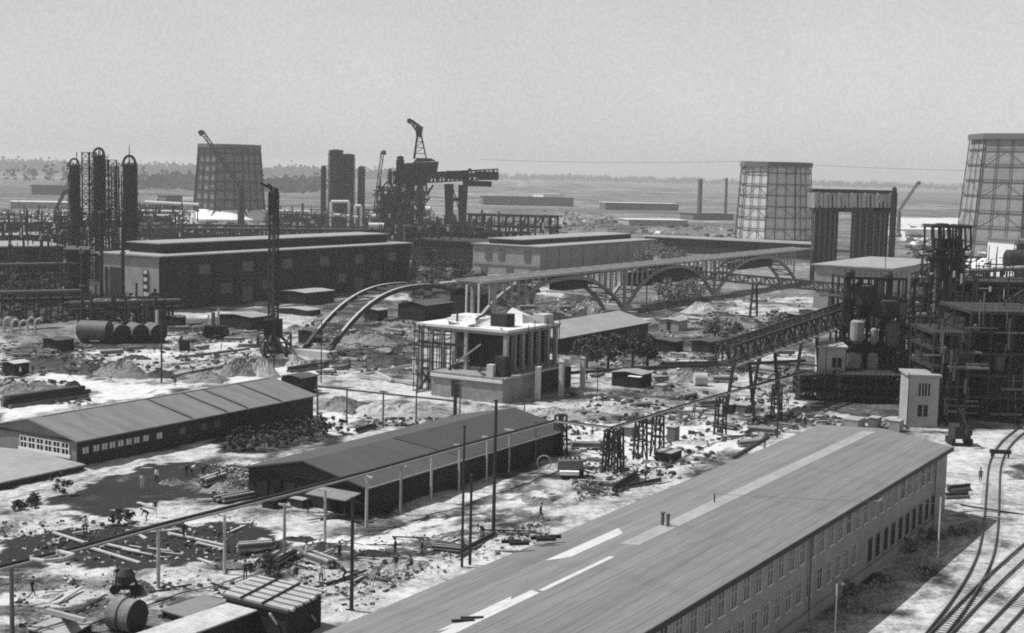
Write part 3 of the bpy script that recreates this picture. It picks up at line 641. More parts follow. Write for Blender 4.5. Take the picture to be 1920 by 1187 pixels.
for u in feet[1:4]:
    MB().uv(u-1.6, u+1.6, -177, -168, -.4, 1.2).build('footing', 'conc', ab)
    MB().uv(u-.4, u+.4, -169.9, -169.2, 1.2, 10.9).build('pier', 'render', ab); MB().uv(u-.4, u+.4, -175.8, -175.1, 1.2, 10.9).build('pier', 'render', ab)
MB().uv(feet[0]-2, feet[0]+1.2, -177, -168, -.4, 1.0).build('footing', 'conc', ab)
MB().uv(258, 264, -176, -175.2, 10.9, 11.2).bar(W(259, -169.3, 0), W(259, -169.3, 11), .35).bar(W(264, -169.3, 0), W(264, -169.3, 11), .35).build('end_props', 'whiteconc', ab)
MB().uv(347, 388, -174.8, -170.2, 5.4, 9.0).build('falsework', 'darkwood', ab)
MB().uv(418, 446, -174.8, -170.2, 6.6, 8.6).build('falsework', 'darkwood', ab)
MB().uv(305, 317, -174.8, -170.2, 6.8, 9.1).build('falsework', 'darkwood', ab)
for u in (352, 360, 368, 376, 384): MB().bar(W(u, -170.6, 0), W(u, -170.6, 5.4), .3).build('falsework_leg', 'timber', ab)
MB().uv(290, 300, -170, -169.6, 4.2, 4.7).build('cradle_beam', 'conc', ab)
# ================================================================ PLANT
Zv = Vector((0, 0, 1))
def gp(px, d): c = D(px, 400, d); c.z = 0; return c          # foot of something seen in this direction at this distance
def zt_(px, py, d): return D(px, py, d).z
def lattice(mb, c, z0, z1, wb, wt, n, t=.25, rz=U_ANG, brace=True):
    cs, sn = math.cos(rz), math.sin(rz)
    def cor(z):
        w_ = (wb+(wt-wb)*(z-z0)/(z1-z0))/2
        return [c+Vector((x*cs-y*sn, x*sn+y*cs, z-c.z)) for x, y in ((-w_, -w_), (w_, -w_), (w_, w_), (-w_, w_))]
    zs = [z0+(z1-z0)*i/n for i in range(n+1)]; a = cor(z0); b = cor(z1)
    for i in range(4): mb.bar(a[i], b[i], t)
    for k_ in range(n):
        a, b = cor(zs[k_]), cor(zs[k_+1])
        for i in range(4):
            j = (i+1) % 4; mb.bar(b[i], b[j], t*.7)
            if brace: mb.bar(a[i], b[j], t*.5) if k_ % 2 else mb.bar(a[j], b[i], t*.5)
    return mb
def process_column(name, label, px, d, wpx, ytop, lv=9, mat='steel', cap=True, z0=-.5, spire=0, group='tall process columns'):
    c = gp(px, d); r = wpx*d/F/2; zt = zt_(px, ytop, d); t = thing(name, label, 'process column', c, group)
    MB().lathe(c, [(r*.8, z0), (r*.8, zt*.35), (r, zt*.36), (r, zt-r*.5), (r*1.25, zt-r*.45), (r*1.2, zt-r*.2), (r*.5, zt)], 14).build('shell', mat, t, smooth=False)
    for i in range(lv):
        z = zt*(.4+.58*i/max(1, lv-1)); a = R(40*i % 360)
        m = MB().lathe(c+Vector((math.sin(a)*r*.25, math.cos(a)*r*.25, 0)), [(r*1.05, z), (r*1.38, z), (r*1.38, z+.15), (r*1.05, z+.15)], 12)
        for q in range(10): p = c+Vector((math.sin(a)*r*.25, math.cos(a)*r*.25, z))+Vector((math.cos(q*.63), math.sin(q*.63), 0))*r*1.36; m.bar(p, p+Zv*1.1, .07)
        m.build('platform', 'steel', t)
    MB().tube(c+Vector((r*1.15, -.3, 1)), c+Vector((r*1.15, -.3, zt*.97)), r*.13).tube(c+Vector((-r*1.15, -.4, 1)), c+Vector((-r*1.15, -.4, zt*.9)), r*.1).build('riser_pipe', 'steelmid', t)
    if cap:
        m = MB(); q = [c+Vector((math.cos(a)*r*.9, 0, zt+math.sin(a)*r*1.1)) for a in np.linspace(-.3, math.pi+.3, 9)]; m.path(q, r*.2); m.build('overhead_pipe', 'steel', t)
    m = MB()
    for i in range(34): a_ = random.random()*6.28; z = zt*random.uniform(.3, 1.02); q_ = c+Vector((math.cos(a_)*r*random.uniform(.9, 1.5), math.sin(a_)*r*1.3, z)); m.bar(q_, q_+(Zv*random.uniform(.8, 4) if i % 2 else Vector((random.uniform(-2, 2), 0, 0))), random.uniform(.12, .3))
    m.build('fittings', 'steel', t)['kind'] = 'stuff'
    if spire: MB().tube(c+Zv*zt, c+Zv*(zt+spire), .22, .08).build('spire', 'steel', t)
    return t
def rack(name, label, p, q, h, w_, nb, npipe=3, m='steel', pm='steelmid', lev=2, cat='pipe rack', group=None, t=.35):
    p = Vector(p); q = Vector(q); p.z = q.z = 0; d = (q-p).normalized(); s = Vector((-d.y, d.x, 0))*w_/2
    T = thing(name, label, cat, (p+q)/2, group)
    f = MB()
    for i in range(nb+1):
        c = p.lerp(q, i/nb)
        for k_ in (-1, 1): f.bar(c+s*k_-Zv*.4, c+s*k_+Zv*h, t)
        for l_ in range(lev): z = h*(1-.32*l_); f.bar(c-s+Zv*z, c+s+Zv*z, t*.9)
        if i < nb and i % 2 == 0: e = p.lerp(q, (i+1)/nb); f.bar(c+s+Zv*.3, e+s+Zv*h, t*.5)
    for k_ in (-1, 1): f.bar(p+s*k_+Zv*h, q+s*k_+Zv*h, t*.9); f.bar(p+s*k_+Zv*h*.68, q+s*k_+Zv*h*.68, t*.6)
    f.build('frame', m, T)
    for i in range(npipe):
        o = s*(-1+2*(i+.5)/npipe); z = h+.4 if i % 2 == 0 else h*.68+.4; r = (.3, .45, .22, .35)[i % 4]
        MB().tube(p+o+Zv*z-d*2, q+o+Zv*z+d*2, r, n=8).build('pipe', pm if i % 2 == 0 else 'steel', T)
    return T
# ---- tall columns behind the left end of the black hall
process_column('process_column', 'dark process column with rounded head, leftmost of the tall columns', 140, 430, 19, 308)
process_column('process_column', 'tallest dark process column with ring pipe on top between the lattice stagings', 186, 430, 22, 290, lv=12, spire=2)
process_column('process_column', 'stout dark process column with a thin spire right of the stagings', 243, 430, 25, 306, spire=5.5, lv=8)
for px, d, yt, w_, lb in ((168, 436, 286, 3.0, 'light see-through steel staging left of the tallest process column'), (204, 434, 300, 3.4, 'see-through steel staging right of the tallest process column'), (216, 446, 312, 1.6, 'slim lattice mast between the staging and the spired column')):
    c = gp(px, d); z = zt_(px, yt, d); t = thing('lattice_staging', lb, 'staging', c, 'stagings round the tall columns')
    lattice(MB(), c, -.3, z, w_, w_, 16, .3).build('frame', 'steel', t)
    for i in range(7): zz = z*(.45+.075*i); MB().hexa([c+Vector((x*w_/2, y*w_/2, zz+h_)) for h_ in (0, .12) for x, y in ((-1, -1), (1, -1), (1, 1), (-1, 1))]).build('deck', 'timber' if i % 2 else 'steelmid', t)
for i, (px, yb, yt, r, lb) in enumerate(((155, 637, 470, .42, 'thick dark mast rising from the left end of the tank row'), (191, 604, 395, .5, 'thick dark mast crossing the light end wall of the hall'), (231, 600, 392, .45, 'dark mast in front of the windows of the hall end'))):
    c = P(px, yb); h = HT(px, yb, yt); t = thing('thick_mast', lb, 'mast', c, 'thick masts before the hall')
    MB().tube(c-Zv*.3, c+Zv*h, r, r*.85, 10).build('shaft', 'steel', t); MB().tube(c+Zv*h*.6, c+Zv*(h*.6+.4), r*1.5, n=10).tube(c+Zv*(h-.6), c+Zv*h, r*1.3, n=10).build('collar', 'steelmid', t)
# ---- cylinder tanks
def cyl_tank(label, px, py, ln, r, ang, mat='tank', end='steel', z=.5, dist=None, group='horizontal tanks', zabs=None):
    c = P(px, py) if dist is None else gp(px, dist); dv = Vector((math.cos(ang), math.sin(ang), 0)); zc = (r+z) if zabs is None else zabs
    t = thing('horizontal_tank', label, 'tank', c, group); a, b = c-dv*ln/2+Zv*zc, c+dv*ln/2+Zv*zc
    m = MB(); m.tube(a, b, r, n=20, cap=False); m.build('shell', mat, t, smooth=True)
    e = MB(); 
    for p, s_ in ((a, -1), (b, 1)): e.tube(p, p+dv*s_*r*.12, r*1.01, r*.86, 20); e.tube(p+dv*s_*r*.12, p+dv*s_*r*.22, r*.86, r*.4, 20)
    e.build('end_cap', end, t)
    s = MB()
    for f in (-.32, .32):
        p = c+dv*ln*f; n_ = Vector((-dv.y, dv.x, 0)); s.bar(p-n_*r*.9+Zv*(zc-r*1.0), p+n_*r*.9+Zv*(zc-r*1.0), .35, .5)
        if zabs: s.bar(p-n_*r*.7, p-n_*r*.7+Zv*(zc-r), .3); s.bar(p+n_*r*.7, p+n_*r*.7+Zv*(zc-r), .3)
        else: s.bar(p-n_*r*.8, p+n_*r*.8, .4, 1.2)
    s.build('cradle', 'steel', t); return t
an = -AZ
cyl_tank('long tank with sunlit top at the left end of the tank row', 178, 641, 6.0, 2.0, R(-8), z=.3, mat='steelmid')
for px, lb in ((222, 'tank with dark round end, second in the row of tanks'), (256, 'tank with dark round end in the middle of the tank row'), (290, 'tank with dark round end at the right end of the tank row')):
    cyl_tank(lb, px, 640, 5.2, 1.75, an-R(25), z=.2, mat='steelmid', end='black')  # black end caps put the shade on these tank ends into the colour
rack('pipe_rack', 'low frame of pipes standing behind the row of tanks', P(150, 618), P(320, 612), 5.5, 3, 8, 3, group='pipe racks')
rack('pipe_rack', 'tall dark rack of beams left of the thick masts', P(0, 600), P(135, 596), 6, 5, 6, 4, group='pipe racks')
rack('pipe_rack', 'rack at the left edge with bright gaps under it', P(-10, 565), P(140, 560), 9, 4, 7, 3, group='pipe racks')
for i, (x, y) in enumerate(((8, 622), (22, 626), (37, 628), (52, 622), (66, 624))):
    c = P(x, y); m = MB(); q = [c, c+Vector((0, 0, 2.2)), c+Vector((.5, 0, 2.9)), c+Vector((1.1, 0, 3.0)), c+Vector((1.5, .2, 2.5))]; m.path(q, .25)
    tag(m.build('bent_pipe', 'conc'), 'white bent pipe standing with the others at the left edge', 'pipe', 'white bent pipes at the left edge')
def far_shed(label, a, b, depth, h, wm='darkwall', rm='roofgrey', cop=False, cat='shed'): return wallbldg('works_shed', label, P(*a), P(*b), depth, h, wm, rm, cat, cop)
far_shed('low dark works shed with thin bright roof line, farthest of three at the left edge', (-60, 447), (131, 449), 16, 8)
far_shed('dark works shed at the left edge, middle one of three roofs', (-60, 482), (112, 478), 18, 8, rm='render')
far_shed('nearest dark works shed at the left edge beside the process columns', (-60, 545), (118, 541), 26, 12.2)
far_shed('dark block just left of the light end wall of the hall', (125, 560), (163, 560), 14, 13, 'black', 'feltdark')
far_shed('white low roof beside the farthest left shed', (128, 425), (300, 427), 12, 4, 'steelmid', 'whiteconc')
# ---- zone round the left cooling tower
rack('pipe_rack', 'long dark pipe rack running below the left cooling tower', P(262, 446), P(715, 452), 6.5, 5, 26, 4, pm='steel', group='pipe racks', t=.5)
rack('pipe_rack', 'pipe rack with bright upper pipe left of the cooling tower foot', P(270, 425), P(368, 425), 13, 5, 7, 3, pm='whiteconc', group='pipe racks', t=.5)
rack('pipe_rack', 'pipe rack between the left cooling tower and the twin towers', P(500, 428), P(720, 430), 8, 5, 12, 4, group='pipe racks', t=.5)
rack('pipe_rack', 'tangled rack just above the monitor of the black hall', P(255, 470), P(720, 470), 9, 6, 30, 4, pm='steelmid', group='pipe racks', t=.4)
c = gp(345, 800); MB_ = MB().lathe(c, [(11, -.5), (8, 3), (4, 6.5), (1, 9.5)], 14); tag(MB_.build('lime_heap', 'white'), 'white conical heap at the foot of the left cooling tower', 'heap')
far_shed('small square grey tower block left of the left cooling tower', (311, 396), (342, 396), 14, 12, 'steelmid', 'steelmid', cat='block')
for pts, lb in ((((621, 402), (621, 378), (654, 378), (654, 404)), 'bright pipe portal left of its smaller neighbour'), (((666, 404), (666, 386), (677, 386), (677, 406)), 'small bright pipe portal at the foot of the twin towers')):
    q = [D(x, y, 800) for x, y in pts]; tag(MB().path([Vector((q[0].x, q[0].y, 0))]+q+[Vector((q[-1].x, q[-1].y, 0))], .8).build('pipe_portal', 'white'), lb, 'pipe', 'bright pipe portals')
cyl_tank('bright horizontal tank raised on posts left of the gantry legs', 785, 0, 12, 2.6, 0, mat='white', end='whiteconc', dist=720, zabs=15, group='raised tanks')
cyl_tank('small bright tank low between the gantry legs', 822, 0, 7, 1.5, 0, mat='white', dist=700, zabs=7, group='raised tanks')
cyl_tank('pale tank lying right of the hall monitor', 706, 0, 7, 1.4, 0, mat='whiteconc', dist=640, zabs=10, group='raised tanks')
# ---- twin towers
def boxtower(label, px, d, w1, ytop, mat='steel', cat='tower', name='scrubber_tower', group=None):
    c = gp(px, d); r = w1*d/F/2; z = zt_(px, ytop, d); t = thing(name, label, cat, c, group)
    MB().lathe(c, [(r, -.5), (r, z-1.6), (r*1.12, z-1.5), (r*1.1, z-.6), (r*.4, z)], 8).build('shell', mat, t)
    for i in range(6): zz = z*(.35+.115*i); MB().lathe(c, [(r*1.01, zz), (r*1.12, zz), (r*1.12, zz+.5), (r*1.01, zz+.5)], 16).build('band', 'steel', t)
    f = MB(); 
    for a in np.linspace(0, 2*math.pi, 9)[:-1]: p = c+Vector((math.cos(a), math.sin(a), 0))*r*1.1; f.bar(p, p+Zv*(z-2), .35)
    f.build('frame', 'steel', t); return t
boxtower('left half of the twin dark scrubber towers with a domed head', 629, 860, 25, 280, group='scrubber towers')
boxtower('right half of the twin dark scrubber towers', 652, 868, 22, 288, group='scrubber towers')
boxtower('thin scrubber column left of the twin towers', 606, 870, 8, 310, group='scrubber towers')
boxtower('short scrubber column right of the twin towers', 677, 870, 11, 311, 'steelmid', group='scrubber towers')
boxtower('dark column close beside the gantry', 749, 700, 12, 292, group='columns by the gantry')
boxtower('thin pale column left of the gantry', 730, 720, 6, 315, 'steelmid', group='columns by the gantry')
def crane_mast(label, p, q, w_, m='steel', cat='crane', name='derrick_mast', n=12):
    t = thing(name, label, cat, (p.x, p.y, 0)); MB().truss(p, q, w_, w_, n, w_*.22).build('jib', m, t)
    h = MB(); d = (q-p).normalized(); h.tube(q-d*w_, q+d*w_*.6, w_*.9, w_*.7, 10); h.build('head', m, t); MB().lathe(Vector((p.x, p.y, 0)), [(w_*2, -.4), (w_*2, 1.4), (w_*1.2, 2.6), (w_*1.0, max(2.8, p.z+.4))], 10).build('base', m, t); return t
crane_mast('slender leaning derrick right of the twin towers', D(706, 392, 820), D(720, 285, 820), 1.6)
crane_mast('dark crane jib leaning across the upper left of the smaller dark cooling tower', D(452, 356, 800), D(376, 248, 800), 1.7)
crane_mast('faint leaning crane jib right of the bunker building', D(1686, 398, 900), D(1724, 342, 900), 1.2, 'steelmid')
crane_mast('small crane jib leaning beside the leftmost process column', D(104, 400, 640), D(124, 358, 640), 1.0)
# ---- lattice block below the gantry and pipe racks beside it
for (px, w_, yt, d, lb) in ((735, 10, 352, 690, 'dark lattice block left of the gantry legs'), (757, 9, 350, 705, 'dark lattice block touching the gantry legs')):
    c = gp(px, d); z = zt_(px, yt, d); t = thing('lattice_block', lb, 'lattice block', c); lattice(MB(), c, -.3, z, w_, w_, 7, .7, 0).build('frame', 'steel', t)
    MB().box(c.x-w_*.38, c.x+w_*.38, c.y-3, c.y+3, 4, z*.86).build('vessel_block', 'steel', t)
rack('pipe_rack', 'dark overhead pipe rack right of the gantry', gp(880, 640), gp(1046, 640), 16, 8, 12, 4, pm='steel', group='pipe racks', t=.7)
rack('pipe_rack', 'dark lower rack behind the left corner of the boiler hall', gp(800, 560), gp(985, 580), 11, 8, 14, 4, pm='steel', group='pipe racks', t=.6)
far_shed('black boiler shed filling the gap between the two halls', (772, 497), (893, 505), 22, 10, 'black', 'steel')
far_shed('black low plant house under the gantry legs', (760, 478), (905, 480), 18, 12, 'black', 'darkwall')
# ---- gantry with slewing crane
GD = 700
gt = thing('gantry_crane', 'huge dark gantry bridge with an A-frame slewing crane on top', 'crane', gp(840, GD))
def gb(x0, x1, y0, y1, name, m='steel', dd=5):
    a, b = D(x0, y1, GD), D(x1, y0, GD); return MB().box(a.x, b.x, GD-dd, GD+dd, a.z, b.z).build(name, m, gt)
pz = lambda x, y, o=0: D(x, y, GD)+Vector((0, o, 0))
gb(738, 935, 325, 329, 'deck', dd=6)
for o in (-5, 5):
    MB().truss(pz(740, 345, o), pz(934, 335, o), 4.6, 1, 24, .7).build('girder', 'steel', gt)
gb(896, 934, 322, 337, 'end_cabin'); gb(838, 880, 321, 336, 'machinery_cabin', dd=4); gb(868, 922, 340, 349, 'lower_girder', dd=3); gb(878, 884, 316, 322, 'winch', dd=2); gb(742, 800, 326, 346, 'portal_head', dd=4)
for (x0, x1, xb0, xb1, yt) in ((834, 850, 838, 849, 345), (860, 877, 861, 872, 347), (745, 757, 745, 756, 343), (762, 773, 763, 771, 345), (783, 794, 784, 792, 343)):
    a, b, c, d = pz(x0, yt), pz(x1, yt), gp(xb0, GD), gp(xb1, GD); m = MB()
    for o in (-4, 4): m.hexa([c+Vector((0, o-1, -.5)), d+Vector((0, o-1, -.5)), d+Vector((0, o+1, -.5)), c+Vector((0, o+1, -.5)), a+Vector((0, o-1, 0)), b+Vector((0, o-1, 0)), b+Vector((0, o+1, 0)), a+Vector((0, o+1, 0))])
    m.build('leg', 'steel', gt)
b_ = MB(); b_.bar(pz(800, 368), pz(812, 347), .9); b_.bar(pz(849, 374), pz(862, 374), 1.2, 1.5); b_.bar(pz(850, 355), pz(862, 400), .5); b_.build('strut', 'steel', gt)
a0, a1, a2, a3 = pz(757, 325), pz(818, 325), pz(822, 303), pz(760, 306)
MB().hexa([a0+Vector((0, -5, 0)), a1+Vector((0, -5, 0)), a1+Vector((0, 5, 0)), a0+Vector((0, 5, 0)), a3+Vector((0, -5, 0)), a2+Vector((0, -5, 0)), a2+Vector((0, 5, 0)), a3+Vector((0, 5, 0))]).build('slewing_house', 'steel', gt)
MB().hexa([pz(775, 305, -3), pz(818, 302, -3), pz(818, 302, 3), pz(775, 305, 3), pz(782, 296, -2), pz(808, 297, -2), pz(808, 297, 2), pz(782, 296, 2)]).build('slewing_house_roof', 'steel', gt)
m = MB()
for xb, xt, o in ((776, 783, -2), (800, 789, -2), (777, 783, 2), (799, 789, 2)): m.bar(pz(xb, 298, o), pz(xt, 250, o), .6)
for y in (288, 277, 266): f = (298-y)/48; m.bar(pz(776+7*f, y, -2), pz(800-11*f, y, -2), .35); m.bar(pz(776+7*f, y, -2), pz(800-11*f-2, y-11, -2), .3)
m.build('a_frame', 'steel', gt)
MB().hexa([pz(781, 257, -2), pz(790, 257, -2), pz(790, 257, 2), pz(781, 257, 2), pz(779, 240, -2), pz(793, 238, -2), pz(793, 238, 2), pz(779, 240, 2)]).build('a_frame_head', 'steel', gt)
MB().truss(pz(785, 252), pz(769, 230), 1.8, 1.8, 6, .5).truss(pz(791, 242), pz(770, 227), .8, 1.6, 6, .5).build('jib', 'steel', gt); MB().tube(pz(768, 227, -1), pz(768, 227, 1), 1.3, n=10).build('jib_head', 'steel', gt)
# ---- derrick with long jib in front of the black hall
dk = thing('derrick_crane', 'tall lattice derrick with a short hooked arm standing before the black hall', 'crane', P(512, 660))
c = P(512, 660); dd = c.y
lattice(MB(), c, 1, zt_(512, 360, dd), 1.3, 1.2, 26, .26).build('mast', 'steel', dk)
MB().lathe(c, [(2.6, -.3), (2.6, .7), (1.5, 1.6), (1.2, 3.4)], 12).build('turntable', 'steel', dk)
m = MB(); q0 = c
for x, y in ((483, 650), (545, 648), (496, 668), (537, 668)): p = P(x, y); m.bar(p, c+Zv*4.4, .4); m.bar(p, p+Zv*2.6, .35)
for i, (x, y) in enumerate(((483, 650), (545, 648), (537, 668), (496, 668))):
    p = P(x, y); p2 = P(*((483, 650), (545, 648), (537, 668), (496, 668))[(i+1) % 4]); m.bar(p+Zv*2.6, p2+Zv*2.6, .3); m.bar(p+Zv*.4, p2+Zv*2.6, .2)
m.build('outriggers', 'steel', dk)
MB().truss(D(516, 362, dd), D(500, 349, dd), .5, .5, 4, .3).bar(D(501, 350, dd), D(488, 343, dd), .45).build('hooked_arm', 'steel', dk)
MB().box(D(506, 0, dd).x, D(520, 0, dd).x, c.y-.9, c.y+.9, zt_(512, 398, dd), zt_(512, 362, dd)).build('winch_cabin', 'steel', dk)
MB().tube(D(514, 366, dd), D(517, 352, dd), .9, .6, 10).tube(D(516, 360, dd), D(521, 372, dd), .5, .4, 8).build('mast_head', 'steel', dk)
p = P(519, 590); MB().box(c.x-1.6, c.x+1.6, c.y-1.5, c.y+1.5, 3.2, 6.4).build('engine_house', 'black', dk)
p = D(505, 372, dd); MB().bar(D(517, 366, dd), D(524, 500, dd), .09).bar(D(508, 366, dd), D(506, 470, dd), .08).build('hoist_rope', 'steel', dk)
# ---- bunker building on the right
BD = 500
bk = thing('bunker_building', 'dark coal bunker on two massive legs with a row of posts on top', 'bunker', gp(1600, BD))
def bb(x0, x1, y0, y1, name, m, f0=-2.4, f1=2.4, z0=None):
    a, b = D(x0, y1 or y0, BD), D(x1, y0, BD); return MB().box(a.x, b.x, BD+f0, BD+f1, a.z if z0 is None else z0, b.z).build(name, m, bk)
bb(1526, 1570, 392, 0, 'leg', 'steel', z0=-.5); bb(1600, 1664, 392, 0, 'leg', 'steel', z0=-.5)
bb(1522, 1668, 388, 396, 'bunker_floor', 'steel', -3, 3); bb(1520, 1668, 357, 360, 'roof', 'steel', -3.4, 3.4)
bb(1552, 1580, 366, 388, 'inner_wall', 'steelmid', .5, 1); bb(1604, 1650, 366, 388, 'inner_wall', 'steelmid', .5, 1)
m = MB()
for i in range(19):
    x = 1522+i*7.9
    for o in (-2.8, 2.8): m.bar(D(x, 389, BD)+Vector((0, o, 0)), D(x, 361, BD)+Vector((0, o, 0)), .8 if i % 3 else 1.3)
m.build('top_posts', 'conc', bk)['kind'] = 'stuff'
m = MB()
for x in (1528, 1538, 1548, 1558, 1566, 1603, 1614, 1626, 1640, 1652, 1660): a = gp(x, BD-2.7); m.bar(a, Vector((a.x, a.y, zt_(x, 396, BD))), .5)
m.build('wall_ribs', 'steelmid', bk)
MB().hexa([D(1640, 396, BD-3), D(1668, 392, BD-3), D(1668, 392, BD), D(1640, 396, BD), D(1628, 380, BD-3), D(1668, 378, BD-3), D(1668, 378, BD), D(1628, 380, BD)]).build('hopper', 'steel', bk)
boxtower('slim dark chimney touching the right side of the coal bunker', 1675, 495, 9, 350, cat='chimney', name='chimney')
for px, yt, w_, lb in ((1311, 336, 10, 'pale distant chimney stump left of its twin'), (1360, 334, 6, 'thin pale distant chimney nearest the light cooling tower')):
    c = gp(px, 1250); r = w_*1250/F/2; tag(MB().lathe(c, [(r, -1), (r*.85, zt_(px, yt, 1250)-1), (r, zt_(px, yt, 1250)-1), (r, zt_(px, yt, 1250))], 12).build('chimney', 'steelmid'), lb, 'chimney', 'distant chimneys')
# ---- reactor frame
RD = 236
def steel_frame(name, label, px0, px1, d, depth, ztop, levels, nx_=3, m='steel', t=.32, cat='steel frame', deckm='steel'):
    a, b = gp(px0, d), gp(px1, d); T = thing(name, label, cat, (a+b)/2); f = MB(); ex = (b-a)/nx_; back = Vector((0, depth, 0))
    for i in range(nx_+1):
        for o in (Vector(), back*.5, back): f.bar(a+ex*i+o-Zv*.4, a+ex*i+o+Zv*ztop, t)
    for z in levels:
        for o in (Vector(), back): f.bar(a+o+Zv*z, b+o+Zv*z, t)
        for i in range(nx_+1): f.bar(a+ex*i+Zv*z, a+ex*i+back+Zv*z, t*.8)
    for k_, (z0, z1) in enumerate(zip([0]+list(levels[:-1]), levels)):
        i = k_ % nx_; f.bar(a+ex*i+Zv*z0, a+ex*(i+1)+Zv*z1, t*.5); f.bar(a+ex*(i+1)+Zv*z0, a+ex*i+Zv*z1, t*.5)
    f.build('frame', m, T)
    for k_, z in enumerate(levels):
        MB().hexa([a+Zv*(z+.17), b+Zv*(z+.17), b+back+Zv*(z+.17), a+back+Zv*(z+.17), a+Zv*(z+.27), b+Zv*(z+.27), b+back+Zv*(z+.27), a+back+Zv*(z+.27)]).build('deck', deckm, T)
        r_ = MB()
        for q in (1.0, .55): r_.bar(a+Zv*(z+.27+q), b+Zv*(z+.27+q), .06)
        for i in range(13): p = a.lerp(b, i/12); r_.bar(p+Zv*(z+.27), p+Zv*(z+1.3), .06)
        r_.build('railing', m, T)
    return T, a, b
rf, a, b = steel_frame('reactor_frame', 'dark open steel frame holding pale vessels, left of the vertical tube column', 1590, 1706, 238, 9, 19.5, (3.6, 7.4, 11.0, 15.6, 19.3), 4)
def rv(px, y0, y1, wpx, m, name='vessel', d=RD+3, T=rf, taper=1):
    c = gp(px, d); r = wpx*d/F/2; z0, z1 = zt_(px, y1, d), zt_(px, y0, d); return MB().lathe(c, [(r*.5*taper, z0-.6), (r, z0), (r, z1-.3), (r*.6, z1)], 14).build(name, m, T)
rv(1618, 600, 638, 27, 'tank', d=RD+1.5); rv(1684, 606, 646, 24, 'steelmid', d=RD+1.5); rv(1650, 615, 640, 14, 'tank', d=RD+1); rv(1650, 590, 612, 14, 'conc'); rv(1615, 660, 688, 30, 'conc'); rv(1650, 662, 690, 20, 'tank', d=RD+1)
rv(1630, 732, 765, 12, 'render', d=RD-1); rv(1676, 734, 770, 30, 'tank', d=RD-1); rv(1668, 560, 590, 60, 'steel'); rv(1625, 532, 570, 46, 'steel'); rv(1690, 565, 588, 40, 'steelmid'); rv(1655, 520, 560, 20, 'steelmid')
for px, yt in ((1599, 505), (1672, 510), (1722, 515)):
    c = gp(px, RD+2); z = zt_(px, yt, RD+2); MB().tube(c+Zv*12, c+Zv*(z-1.2), .33, n=10).lathe(c, [(.33, z-1.8), (.75, z-1.2), (.8, z-.5), (.45, z)], 12).build('vent_stack', 'steel', rf)
for px in (1616, 1640, 1655, 1700): c = gp(px, RD+4); MB().tube(c+Zv*10, c+Zv*(zt_(px, 522, RD)), .12, n=6).build('thin_pipe', 'steelmid', rf)
m = MB()
for i in range(16):
    p = a+(b-a)*random.random()+Vector((0, random.uniform(-.8, 8), random.choice((4, 7.8, 11.4, 16)))); q = p+Vector((random.uniform(-4, 4), 0, 0)) if random.random() < .5 else p+Zv*random.uniform(1.5, 4); m.tube(p, q, random.choice((.1, .16, .25)), n=6)
m.build('pipework', 'steelmid', rf)
MB().box(a.x+4.5, b.x-.5, a.y+5, a.y+8.6, 12, 15.4).build('upper_housing', 'darkwall', rf); MB().box(a.x+.4, b.x-.3, a.y+6, a.y+8.8, -.2, 7).build('dark_backing', 'darkwall', rf)
# ---- vertical tube column with canopy
TD = 262
tc = thing('tube_column', 'cluster of tall vertical tubes with platform and open canopy', 'process column', gp(1775, TD))
for i, (px, o, wp) in enumerate(((1752, 0, 9), (1763, -1.2, 10), (1775, -1.5, 11), (1787, -1, 10), (1797, .3, 9), (1770, 2, 12), (1785, 2, 12))):
    c = gp(px, TD+o); r = wp*TD/F/2; z = zt_(px, 470, TD); MB().lathe(c, [(r, -.4), (r, z-1), (r*.5, z)], 12).build('tube', 'steelmid' if i % 2 else 'steel', tc)
def tb(x0, x1, y0, y1, name, m, dd=3.4):
    a_, b__ = D(x0, y1, TD), D(x1, y0, TD); return MB().box(a_.x, b__.x, TD-dd, TD+dd, a_.z, b__.z).build(name, m, tc)
tb(1741, 1808, 465, 468, 'platform', 'steel'); tb(1745, 1806, 478, 482, 'platform', 'steel'); tb(1752, 1800, 448, 466, 'header_box', 'steel', 2); tb(1755, 1800, 482, 520, 'casing', 'steel', 2); tb(1739, 1814, 422, 426, 'canopy_roof', 'steel', 3); tb(1757, 1776, 419, 422, 'canopy_hatch', 'steel', 1)
m = MB()
for x in (1742, 1756, 1769, 1778, 1790, 1801, 1811):
    for o in (-2.8, 2.8): m.bar(D(x, 466, TD)+Vector((0, o, 0)), D(x, 424, TD)+Vector((0, o, 0)), .32)
m.build('canopy_posts', 'steel', tc)
m = MB()
for x, y, x2, y2 in ((1740, 480, 1752, 500), (1806, 470, 1800, 500), (1741, 470, 1760, 490), (1808, 468, 1818, 460), (1735, 488, 1810, 488)): m.bar(D(x, y, TD-3), D(x2, y2, TD-3), .35)
m.build('bracket', 'steel', tc)
m = MB()
for y in range(500, 640, 22): a_ = D(1748, y, TD-3); m.bar(a_, D(1800, y, TD-3), .3)
m.build('tube_clamp', 'steel', tc)
# pale patches of the wall seen left of the tubes: stair tower
c0 = gp(1731, 258); t = thing('stair_tower', 'thin stair tower with bright landings left of the tube column', 'tower', c0); lattice(MB(), c0, -.3, zt_(1731, 512, 258), 2.4, 2.4, 8, .25).build('frame', 'steel', t)
for y in (530, 552, 578, 600): z = zt_(1731, y, 258); MB().box(c0.x-1, c0.x+1, c0.y-1, c0.y+1, z, z+1.1).build('landing', 'conc', t)
